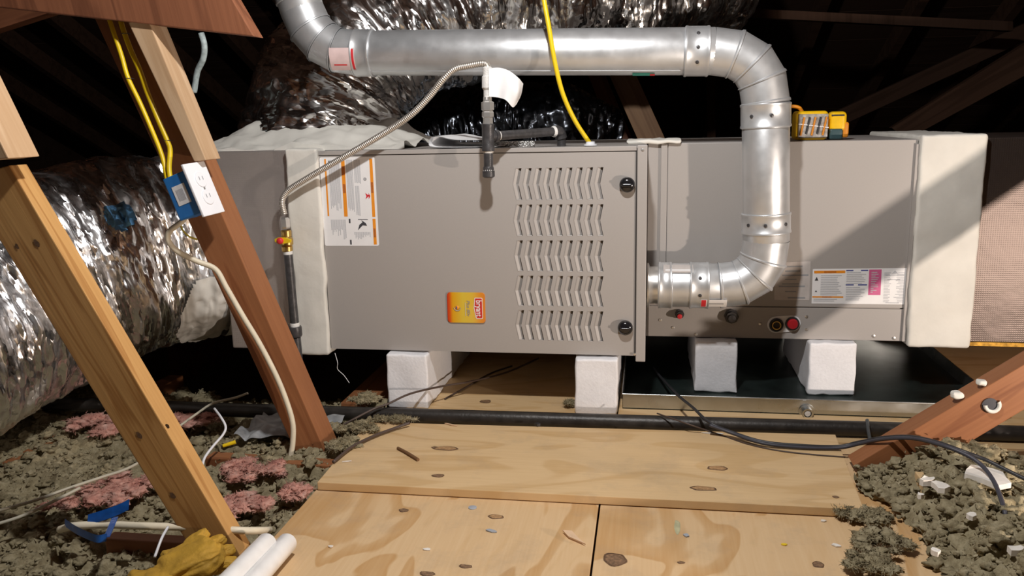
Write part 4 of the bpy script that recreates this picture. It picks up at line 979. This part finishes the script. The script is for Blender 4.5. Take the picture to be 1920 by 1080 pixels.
cable('yellow_cable', [on_y(224, 30, yy), on_y(231, 55, yy-.004), on_y(245, 93, yy-.002), on_y(262, 132, yy-.006), on_y(277, 175, yy-.002), on_y(297, 225, yy-.004), on_y(313, 262, yy-.006), on_y(319, 282, yy-.008), on_y(317, 315, yy-.02), on_y(321, 345, yy-.03)], .0055, MT['yellow_wire'], 'right one of two yellow cables, bending inward just above the outlet box', group='yellow cables feeding the outlet box')
for px, py in ((242, 147), (235, 63), (314, 263)):
    c = on_y(px, py, yy-.005)
    MB().tube(spline([c+np.array([-.008, .006, .001]), c+np.array([-.006, -.0045, .0]), c+np.array([.006, -.0045, 0]), c+np.array([.008, .006, -.001])], 4), .0008, 6).build('cable_staple', MT['iron'], None, 'small wire staple holding yellow cable near %s' % {242: 'the middle of the left cable', 235: 'the top of the right cable', 314: 'the lower bend of the right cable'}[px], 'staple')
yw = YM-.012
cable('white_cable', [on_y(347, 408, yw-.05), on_y(338, 418, yw-.05), on_y(318, 434, yw-.05), on_y(316, 452, yw-.045), on_y(334, 472, yw-.035), on_y(370, 490, yw-.02), on_y(404, 505, yw-.006), on_y(425, 540, yw-.006), on_y(455, 592, yw-.006), on_y(487, 645, yw-.006), on_y(518, 705, yw-.008), on_y(538, 755, yw-.008), on_y(549, 795, yw-.010), on_y(549, 830, yw-.014), on_y(545, 856, yw-.02)], .0062, MT['white_wire'], 'cream cable looping from the outlet box down the reddish strut')
cable('green_wire', [on_y(338, 420, yw-.05), on_y(343, 432, yw-.045), on_y(354, 443, yw-.03), on_y(369, 449, yw)], .0022, plain('olive_wire', (.38, .31, .03), .5), 'short olive wire poking out under the outlet box', cat='wire')
cable('duct_strap', [on_y(377, 62, .15), on_y(383, 85, .15), on_y(381, 110, .16), on_y(370, 135, .18), on_y(364, 172, .2)], .0085, MT['strap'], 'pale blue grey strap hanging behind the pale scab board', cat='strap')

# ================================================================== FLOOR CABLES
def gz(px, py, z): return on_z(px, py, z)
cable('black_cable', [gz(1226, 690, .012), gz(1238, 706, .02), gz(1270, 740, .045), gz(1300, 765, .055), gz(1330, 792, .050), gz(1372, 810, .034), gz(1430, 828, .025), gz(1500, 835, .024), gz(1570, 837, .024), gz(1610, 829, .04), gz(1660, 820, .075), gz(1710, 819, .10), gz(1760, 830, .12), gz(1810, 848, .12), gz(1850, 863, .11), gz(1905, 890, .10), gz(1990, 930, .09)], .0037, MT['rubber'], 'black cable snaking from the drain pan across plywood to the right edge')
cable('black_cable', [gz(1330, 797, .047), gz(1372, 812, .034), gz(1430, 831, .028), gz(1500, 839, .0245), gz(1570, 840, .026), gz(1612, 832, .043), gz(1660, 823, .08), gz(1710, 822, .103), gz(1760, 833, .123), gz(1810, 852, .12), gz(1840, 872, .11), gz(1862, 900, .10), gz(1875, 930, .09), gz(1884, 960, .08), gz(1890, 985, .06)], .0039, plain('slate_cable_jacket', (.045, .045, .06), .5), 'slate cable that dips down into the insulation at lower right')
cable('grey_strap', [gz(1626, 788, .04), gz(1628, 806, .035), gz(1634, 838, .02)], .0042, plain('slate_strap', (.05, .055, .06), .5), 'short dark strap crossing the black floor pipe near the right strut', cat='strap')
cable('thin_wire', [gz(1232, 775, .0455), gz(1290, 795, .042), gz(1340, 812, .021), gz(1400, 832, .0205), gz(1460, 845, .0205), gz(1530, 853, .0205), gz(1585, 857, .0205)], .0018, MT['brown_wire'], 'thin brown wire curving over the plywood under the black cables', cat='wire')
cable('thin_wire', [gz(632, 803, .02), gz(665, 785, .03), gz(700, 767, .042), gz(728, 757, .05), gz(770, 738, .06), gz(830, 724, .05), gz(880, 716, .04), gz(950, 698, .03), gz(1010, 672, .03)], .0028, MT['brown_wire'], 'dark wire crossing in front of the left foam block and under the furnace', cat='wire')
cable('thin_wire', [gz(834, 748, .003), gz(870, 728, .003), gz(920, 700, .003), gz(960, 686, .003)], .0024, MT['brown_wire'], 'short dark wire lying on the deck under the furnace', cat='wire')
cable('thin_wire', [gz(625, 866, .025), gz(660, 838, .026), gz(700, 818, .026), gz(740, 803, .026), gz(768, 793, .03)], .0035, MT['brown_wire'], 'brown wire lying along the left back corner of the raised plywood', cat='wire')
cable('white_thread', [on_y(628, 662, .0), on_y(633, 680, -.005), on_y(633, 692, 0), on_y(645, 704, 0), on_y(655, 718, 0)], .0009, MT['paper'], 'white thread hanging below the lower left furnace corner', cat='thread', n=6)
zf = 0.012
cable('white_cable', [gz(112, 993, .03), gz(140, 986, .045), gz(200, 984, .045), gz(260, 986, .045), gz(330, 988, .04), gz(400, 992, .035), gz(455, 995, .028), gz(490, 995, .010), gz(506, 994, -.02)], .0068, MT['white_wire'], 'cream cable lying on the joist with blue tape wrapped round it')
cable('thin_wire', [gz(-30, 965, .02), gz(60, 940, .025), gz(130, 915, .03), gz(190, 895, .03), gz(240, 878, .03), gz(290, 850, .025)], .0032, MT['grey_wire'], 'upper of two dull wires crossing the insulation at far left', cat='wire')
cable('thin_wire', [gz(-30, 990, .02), gz(40, 968, .022), gz(100, 940, .025), gz(150, 915, .03)], .0032, MT['grey_wire'], 'lower of two dull wires crossing the insulation at far left', cat='wire')
cable('thin_wire', [gz(335, 800, .05), gz(370, 775, .06), gz(400, 756, .07), gz(440, 746, .07), gz(465, 737, .08)], .003, MT['grey_wire'], 'pale frayed wire end sticking up behind the foreground strut', cat='wire')
cable('thin_wire', [gz(378, 880, .02), gz(384, 858, .03), gz(400, 836, .04), gz(418, 815, .05), gz(423, 800, .06), gz(414, 782, .075), gz(402, 766, .08)], .0028, MT['plate'], 'white wire arching up out of the insulation behind foreground strut', cat='wire')
cable('thin_wire', [gz(290, 1045, .03), gz(303, 1010, .05), gz(315, 988, .055)], .0024, MT['plate'], 'short white wire standing beside the taped cream cable', cat='wire')

# ================================================================== INSULATION
def wool_field(name, xr, yr, res, hfun, mask, mat, label, nclump, seed, cr=(.006, .017)):
    nx = int((xr[1]-xr[0])/res); ny = int((yr[1]-yr[0])/res)
    X, Y = np.meshgrid(np.linspace(*xr, nx), np.linspace(*yr, ny)); P = np.stack([X.ravel(), Y.ravel(), np.zeros(X.size)], 1)
    base = hfun(P)
    n = 0.012*vnoise(P, 14, seed)+.016*(.8-2*np.abs(vnoise(P, 27, seed+1)))+.007*(1-2*np.abs(vnoise(P, 75, seed+2)))
    Z = base+n
    V = P.copy(); V[:, 2] = Z
    V[:, :2] += np.stack([vnoise(P, 60, seed+5), vnoise(P, 60, seed+6)], 1)*.004
    keep = mask(P).reshape(ny, nx); idx = np.arange(nx*ny).reshape(ny, nx)
    F = []
    kq = keep[:-1, :-1] & keep[1:, :-1] & keep[:-1, 1:] & keep[1:, 1:]
    a = idx[:-1, :-1][kq]; b_ = idx[:-1, 1:][kq]; c_ = idx[1:, 1:][kq]; d_ = idx[1:, :-1][kq]
    faces = np.stack([a, b_, c_, d_], 1)
    def ico(sub):
        bm = bmesh.new(); bmesh.ops.create_icosphere(bm, subdivisions=sub, radius=1.0); v = np.array([q.co[:] for q in bm.verts]); f = np.array([[q.index for q in t.verts] for t in bm.faces]); bm.free(); return v, f
    rg = np.random.default_rng(seed); ok = np.where(mask(P))[0]; VV = [V]; tri = []; off = len(V)
    for (sub, cnt, lo, hi) in ((3, nclump, cr[0]*1.5, cr[1]), (2, nclump*5, .0022, .0055)):
        iv, ifc = ico(sub); protos = []
        for k in range(10):
            o_ = rg.random(3)*20
            protos.append(iv*(1+.50*vnoise(iv+o_, 1.9, seed+9)[:, None]+.42*vnoise(iv+o_, 4.3, seed+10)[:, None]+(.25*vnoise(iv+o_, 9.0, seed+11)[:, None] if sub == 3 else 0)))
        for i in rg.choice(ok, cnt):
            r = rg.uniform(lo, hi); a_ = rg.random()*6.283; ca, sa = math.cos(a_), math.sin(a_)
            q = protos[rg.integers(10)] @ np.array([[ca, sa, 0], [-sa, ca, 0], [0, 0, rg.uniform(.5, .9)]])*r*np.array([rg.uniform(.8, 1.4), rg.uniform(.8, 1.4), 1.0])
            VV.append(q+V[i]+np.array([0, 0, r*(.25 if sub == 3 else .6)])); tri.append(ifc+off); off += len(iv)
    # loose fibres standing off the surface
    nf = nclump*9; ci = rg.choice(ok, nf); base = V[ci]+np.stack([rg.normal(0, .004, nf), rg.normal(0, .004, nf), rg.uniform(.0, .009, nf)], 1)
    d_ = rg.normal(0, 1, (nf, 3)); d_[:, 2] = np.abs(d_[:, 2])*.7; d_ /= np.linalg.norm(d_, axis=1, keepdims=True); d_ *= rg.uniform(.004, .012, (nf, 1))
    w_ = np.cross(d_, rg.normal(0, 1, (nf, 3))); w_ /= np.linalg.norm(w_, axis=1, keepdims=True); w_ *= rg.uniform(.0004, .0010, (nf, 1)); bend_ = rg.normal(0, .0018, (nf, 3))
    FV = np.stack([base-w_, base+w_, base+d_*.5+bend_+w_, base+d_], 1).reshape(-1, 3); k4 = np.arange(nf)[:, None]*4+off
    VV.append(FV); tri.append(np.concatenate([k4+np.array([[0, 1, 2]]), k4+np.array([[0, 2, 3]])])); off += len(FV)
    VV = np.concatenate(VV); used = np.zeros(len(VV), bool); used[faces.ravel()] = True; used[len(V):] = True
    remap = np.cumsum(used)-1
    faces = remap[faces]; tri = remap[np.concatenate(tri)]; VV = VV[used]
    org = np.array([VV[:, 0].mean(), VV[:, 1].mean(), VV[:, 2].min()])
    me = bpy.data.meshes.new(name); me.from_pydata((VV-org).tolist(), [], faces.tolist()+tri.tolist()); me.update()
    me.polygons.foreach_set('use_smooth', np.ones(len(me.polygons), bool)); me.materials.append(mat)
    o = bpy.data.objects.new(name, me); put(o, None, org, label, 'insulation', None, 'stuff'); return o
def left_h(P):
    x, y = P[:, 0], P[:, 1]
    h = -.022+.028*vnoise(P, 3.2, 71)
    h = h+.03*np.exp(-((x-.15)/.05)**2)*np.clip((y+.45)*8, 0, 1)
    h = h-.07*np.clip((y-0.02)*6, 0, 1)
    return h
wool_field('loose_insulation', (-1.45, .175), (-1.25, .25), .0065, left_h, lambda P: (P[:, 0] < .166) & (P[:, 1] < .25), MT['wool'], 'grey brown loose fill insulation covering the floor left of the plywood', 1300, 81)
def right_h(P):
    x, y = P[:, 0], P[:, 1]
    d = x-1.318
    h = .002+.060*np.clip(d/.13, 0, 1)+.03*vnoise(P, 5, 73)*np.clip(d/.1, 0, 1)
    h = h-.08*np.clip((y+.36)/.1, 0, 1)
    return h
def right_mask(P):
    x, y = P[:, 0], P[:, 1]
    e = 1.322+.035*vnoise(P, 22, 74)+.03*vnoise(P, 7, 75)
    return (x > e) & (y < -.27)
wool_field('loose_insulation', (1.22, 2.3), (-1.25, -.22), .0065, right_h, right_mask, MT['wool'], 'grey brown loose fill insulation heaped at the right of the plywood', 900, 91)
# pink fibreglass tufts in the left field, and loose tufts on the boards
def tuft(name, c, rx, ry, rz, n, mat, label, cat, seed, group=None, kind=None):
    rg = np.random.default_rng(seed); mb = MB()
    bm = bmesh.new(); bmesh.ops.create_icosphere(bm, subdivisions=3, radius=1.0); iv = np.array([v.co[:] for v in bm.verts]); ifc = [[v.index for v in f.verts] for f in bm.faces]; bm.free()
    for i in range(n*2):
        a = rg.random()*6.283; q = math.sqrt(rg.random()); r = rg.uniform(.22, .6)*min(rx, ry)/max(1, math.sqrt(n)/2)
        cc = np.array(c)+np.array([rx*q*math.cos(a), ry*q*math.sin(a), rz*.3*rg.random()])
        s = iv*np.array([r*1.3, r*1.2, min(rz, r*.55)]); o = rg.random(3)*20
        s = s*(1+.45*vnoise(iv+o, 2.0, seed)[:, None]+.45*vnoise(iv+o, 5.0, seed+1)[:, None]+.3*vnoise(iv+o, 10.0, seed+2)[:, None])
        mb.add(s+cc, ifc)
        for j in rg.choice(len(iv), 70):
            p0 = s[j]+cc; dv = s[j]/np.linalg.norm(s[j]); dv = dv+rg.normal(0, .6, 3); dv = dv/np.linalg.norm(dv)*rg.uniform(.004, .010); wv_ = np.cross(dv, rg.normal(0, 1, 3)); wv_ = wv_/np.linalg.norm(wv_)*.0007
            mb.add([p0-wv_, p0+wv_, p0+dv*.6+wv_, p0+dv], [(0, 1, 2), (0, 2, 3)])
    return mb.build(name, mat, None, label, cat, group, kind, smooth=180)
G = 'pink fiberglass tufts'
tuft('fiberglass_tuft', gz(225, 920, -.005), .085, .06, .035, 16, MT['pink'], 'dusty pink fiberglass tuft left of the foreground strut', 'insulation', 101, G)
tuft('fiberglass_tuft', gz(478, 885, .0), .075, .05, .035, 14, MT['pink'], 'bright pink fiberglass tuft below the joist under the outlet strut', 'insulation', 102, G)
tuft('fiberglass_tuft', gz(450, 955, -.005), .05, .05, .03, 12, MT['pink'], 'pink fiberglass tuft right beside the foreground strut near the cream cable', 'insulation', 103, G)
tuft('fiberglass_tuft', gz(558, 925, .0), .028, .035, .03, 8, MT['pink'], 'small bright pink tuft against the left plywood edge', 'insulation', 104, G)
tuft('fiberglass_tuft', gz(365, 790, .0), .06, .05, .03, 10, MT['pink'], 'pink fiberglass tuft in the shade behind the foreground strut', 'insulation', 105, G)
tuft('fiberglass_tuft', gz(112, 950, .0), .03, .025, .02, 6, MT['pink'], 'small pink tuft beside the dull wires at far left', 'insulation', 106, G)
tuft('fiberglass_tuft', gz(180, 800, .0), .10, .06, .03, 12, MT['pink'], 'dim pink tuft under the silver flexible duct', 'insulation', 107, G)
tuft('wool_tuft', gz(1618, 968, .012), .05, .03, .018, 12, MT['wool'], 'flat grey tuft lying on the plywood at the raised sheet corner', 'insulation', 111)
tuft('wool_tuft', gz(1650, 1020, .014), .05, .035, .022, 12, MT['wool'], 'grey tuft on the plywood just beside the right insulation heap', 'insulation', 112)
tuft('wool_tuft', gz(1630, 1058, .014), .04, .03, .02, 10, MT['wool'], 'grey pinkish tuft on the plywood at lower right', 'insulation', 113)
tuft('wool_tuft', gz(672, 805, .022), .05, .025, .02, 14, MT['wool'], 'grey tuft at the left back corner of the raised plywood', 'insulation', 114)
tuft('wool_tuft', gz(735, 787, .025), .06, .018, .02, 14, MT['wool'], 'grey tuft lying along the black pipe below the left foam block', 'insulation', 115)
tuft('wool_tuft', gz(645, 835, .02), .03, .03, .02, 10, MT['wool'], 'grey tuft between the outlet strut foot and the raised plywood', 'insulation', 116)
tuft('wool_tuft', gz(682, 748, .03), .035, .03, .02, 8, MT['wool'], 'grey tuft on the wooden member left of the first foam block', 'insulation', 117)
tuft('wool_tuft', gz(1068, 757, .01), .012, .015, .02, 5, MT['wool'], 'tiny grey tuft against the second foam block', 'insulation', 118)

# ================================================================== LOOSE OBJECTS
# blue tape
def ribbon(pts, width, name, label=None, parent=None):
    P = np.array(spline(pts, 8)); W = np.array(width, float)
    if W.ndim == 1: W = np.tile(W, (len(P), 1))
    A = np.stack([P-W/2, P+W/2], 1); 
    return MB().sheet(A).sheet((A+np.array([0, -.0008, .0008]))[::-1]).build(name, MT['tape_blue'], parent, smooth=180)
tp = thing('blue_tape', gz(185, 990, .03), 'crumpled strips of blue tape wrapped round the cream cable', 'tape')
wz = np.array([.004, -.008, .016])
ribbon([gz(122, 980, .05), gz(145, 995, .06), gz(180, 1010, .055), gz(200, 1008, .05)], (.006, -.004, .017), 'tape_strip', parent=tp)
ribbon([gz(200, 1008, .05), gz(210, 985, .065), gz(216, 970, .07)], (.016, -.004, .006), 'tape_strip', parent=tp)
ribbon([gz(165, 975, .055), gz(195, 966, .065), gz(222, 956, .075), gz(242, 946, .085)], (.003, .002, .020), 'tape_strip', parent=tp)
# work glove: palm plus four fingers and a thumb, folded on itself
gv = thing('work_glove', gz(370, 1060, .0), 'yellow leather work glove lying at the foot of the foreground strut', 'glove')
gc = gz(355, 1058, .030)
def lump(c, rx, ry, rz, rot, seed, name, tilt=0.0):
    bm = bmesh.new(); bmesh.ops.create_icosphere(bm, subdivisions=5, radius=1.0); iv = np.array([v.co[:] for v in bm.verts]); ifc = [[v.index for v in f.verts] for f in bm.faces]; bm.free()
    s = np.sign(iv)*np.abs(iv)**.75*np.array([rx, ry, rz]); s = s+iv*(.20*vnoise(iv+seed, 1.5, seed)[:, None]+.16*np.abs(vnoise(iv+seed, 3.5, seed+1))[:, None])*min(rx, ry)
    ct, st = math.cos(tilt), math.sin(tilt); s = s @ np.array([[ct, 0, st], [0, 1, 0], [-st, 0, ct]])
    c_, s_ = math.cos(rot), math.sin(rot); s = s @ np.array([[c_, s_, 0], [-s_, c_, 0], [0, 0, 1]])
    return MB().add(s+np.array(c), ifc).build(name, MT['glove'], gv, smooth=180)
lump(gc, .060, .042, .022, .75, 3, 'palm', .25)
lump(gc+np.array([-.035, -.055, -.012]), .045, .045, .018, .4, 4, 'cuff')
for k, (px, py, l, rt) in enumerate(((362, 1022, .034, 1.15), (386, 1030, .036, .95), (404, 1043, .034, .75), (416, 1060, .030, .5))):
    lump(gz(px, py, .045-.008*k), l, .0125, .0115, rt, 10+k, 'finger', .35-.12*k)
lump(gz(322, 1052, .022), .034, .014, .012, 2.3, 20, 'thumb')
# white tubes
for k, (p0_, p1_, lab) in enumerate((((502, 1016), (400, 1120), 'left one of two white tubes lying at the bottom edge beside the glove'), ((540, 1016), (440, 1130), 'right one of two white tubes lying on the plywood at the bottom edge'))):
    a = gz(p0_[0], p0_[1], .038 if k == 0 else .024); b_ = gz(p1_[0], p1_[1], .038 if k == 0 else .024); L_ = np.linalg.norm(b_-a)
    t_ = thing('white_tube', ((a+b_)/2*np.array([1, 1, 0])), lab, 'tube', 'white tubes')
    MB().lathe(a, b_-a, [(0, .0165), (.003, .0178), (L_, .0178)], 28).build('tube_wall', MT['pvc'], t_, smooth=60)
    MB().lathe(a, b_-a, [(-.0012, .011), (.0005, .0155)], 24).build('tube_end', MT['white_bit'], t_, smooth=60)
# small debris
def chip(px, py, z, dx, dy, h, mat, name, label, cat, rot=0.0, seed=0):
    c = gz(px, py, z); rg = np.random.default_rng(seed); k = 9; pts = []
    for t in np.linspace(0, 2*math.pi, k, endpoint=False):
        r = rg.uniform(.6, 1.0); x = dx*r*math.cos(t); y = dy*r*math.sin(t); pts.append((c[0]+x*math.cos(rot)-y*math.sin(rot), c[1]+x*math.sin(rot)+y*math.cos(rot), z+.0004+rg.random()*h*.3))
    return MB().prism(pts, (0, 0, max(h, .0006))).build(name, mat, None, label, cat)
a = gz(746, 840, .0225); b_ = gz(784, 862, .0225)
MB().tube(spline([a, a*.6+b_*.4+np.array([0, .001, .0005]), b_], 4), [.0035]*5+[.0038]*4, 10).build('twig', MT['bark'], None, 'dark brown twig lying on the raised plywood', 'twig', smooth=60)
a = gz(1055, 996, .004); b_ = gz(1098, 1022, .003)
MB().prism([a, gz(1072, 997, .004), gz(1086, 1012, .004), b_, gz(1078, 1013, .003), gz(1066, 1008, .003)], (0, 0, .0025)).build('wood_splinter', MT['splinter'], None, 'pale wood splinter on the foreground plywood left of the seam', 'splinter')
MB().lathe(gz(886, 952, .0004), (0, 0, 1), [(0, .0085), (.0012, .0085), (.0016, .007), (.0017, .001)], 18).build('metal_slug', MT['flake'], None, 'round grey metal slug on the foreground plywood', 'metal disc', smooth=30)
chip(922, 997, 0, .014, .006, .002, MT['flake'], 'foil_flake', 'grey foil flake below the oval knot on the foreground plywood', 'scrap', -.3, 1)
chip(800, 1031, 0, .009, .005, .0015, MT['white_bit'], 'paper_scrap', 'white scrap on the foreground plywood left of the grey flake', 'scrap', 0, 2)
chip(620, 1026, 0, .006, .004, .002, MT['white_bit'], 'paper_scrap', 'small white scrap right of the two white tubes', 'scrap', 0, 3)
chip(650, 866, .0195, .011, .002, .0015, MT['white_bit'], 'paper_scrap', 'thin white sliver near the left edge of the raised plywood', 'scrap', .4, 4)
chip(845, 797, .0195, .022, .003, .002, MT['splinter'], 'wood_shaving', 'long pale shaving by the black pipe on the raised plywood', 'scrap', -.4, 5)
chip(1007, 799, .0195, .010, .006, .006, MT['rubber'], 'rubber_scrap', 'black scrap on the raised plywood against the floor pipe', 'scrap', 0, 6)
chip(1336, 813, .0195, .030, .004, .001, MT['white_bit'], 'paper_scrap', 'long pale paper sliver under the black cable by the floor pipe', 'scrap', 0, 7)
chip(1470, 1022, 0, .008, .004, .0015, MT['yellow_wire'], 'yellow_scrap', 'tiny yellow scrap on the foreground plywood', 'scrap', 0, 8)
chip(1567, 1024, 0, .010, .005, .002, MT['white_bit'], 'paper_scrap', 'white scrap on plywood left of the right insulation', 'scrap', -.4, 9)
chip(1544, 978, 0, .006, .004, .002, MT['white_bit'], 'paper_scrap', 'white crumb in front of the raised sheet right corner', 'scrap', 0, 10)
chip(1287, 1005, 0, .006, .008, .002, MT['flake'], 'wire_clip', 'small dark ring shaped clip on the right foreground plywood', 'clip', .3, 11)
for (px, py, z, dx, dy, h, lab, sd) in ((1850, 900, .085, .040, .048, .010, 'pale broken plaster piece on the right insulation beside the slate cable', 21), (1765, 920, .07, .018, .020, .010, 'pale plaster chip in the middle of the right insulation', 22), (1738, 910, .07, .018, .012, .012, 'tan plaster chip near the right strut foot', 23),
        (1822, 973, .07, .012, .008, .008, 'small white plaster chip in the lower right insulation', 24), (1908, 1040, .07, .022, .012, .010, 'white plaster piece at the lower right edge', 25), (1754, 1041, .07, .008, .009, .008, 'white plaster crumb at lower right near the plywood edge', 26), (1725, 935, .06, .008, .007, .008, 'tiny white crumb left of the plaster chips', 27)):
    chip(px, py, z, dx, dy, h, MT['white_bit'], 'plaster_chip', lab, 'plaster', .5, sd)
c = gz(1752, 893, .055)
MB().box(c[0]-.03, c[0]+.05, c[1]-.02, c[1]+.02, .02, .055).build('wood_offcut', MT['ply_top'], None, 'small wood offcut half buried behind the right insulation', 'offcut', bevel=.002)
c = gz(418, 836, .02); MB().tube([c, c+np.array([.026, .012, .006])], [.004, .005], 8).build('wire_scrap', MT['yellow_wire'], None, 'short yellow wire scrap behind the foreground strut', 'wire scrap', smooth=60)
# crumpled grey plastic behind the middle strut
g = np.zeros((30, 50, 3)); A = gz(440, 835, .0); 
for i in range(30):
    for j in range(50): g[i, j] = (A[0]+.22*j/49, A[1]+.16*i/29, .02)
P = g.reshape(-1, 3); P[:, 2] += .035*np.abs(vnoise(P, 14, 121))+.015*np.abs(vnoise(P, 35, 122))-.01; g = P.reshape(g.shape)
MB().sheet(g).build('plastic_scrap', plain('grey_plastic_film', (.33, .34, .35), .35, vary=.4, scale=30), None, 'crumpled grey plastic sheet in the gap behind the outlet strut foot', 'plastic', smooth=180)
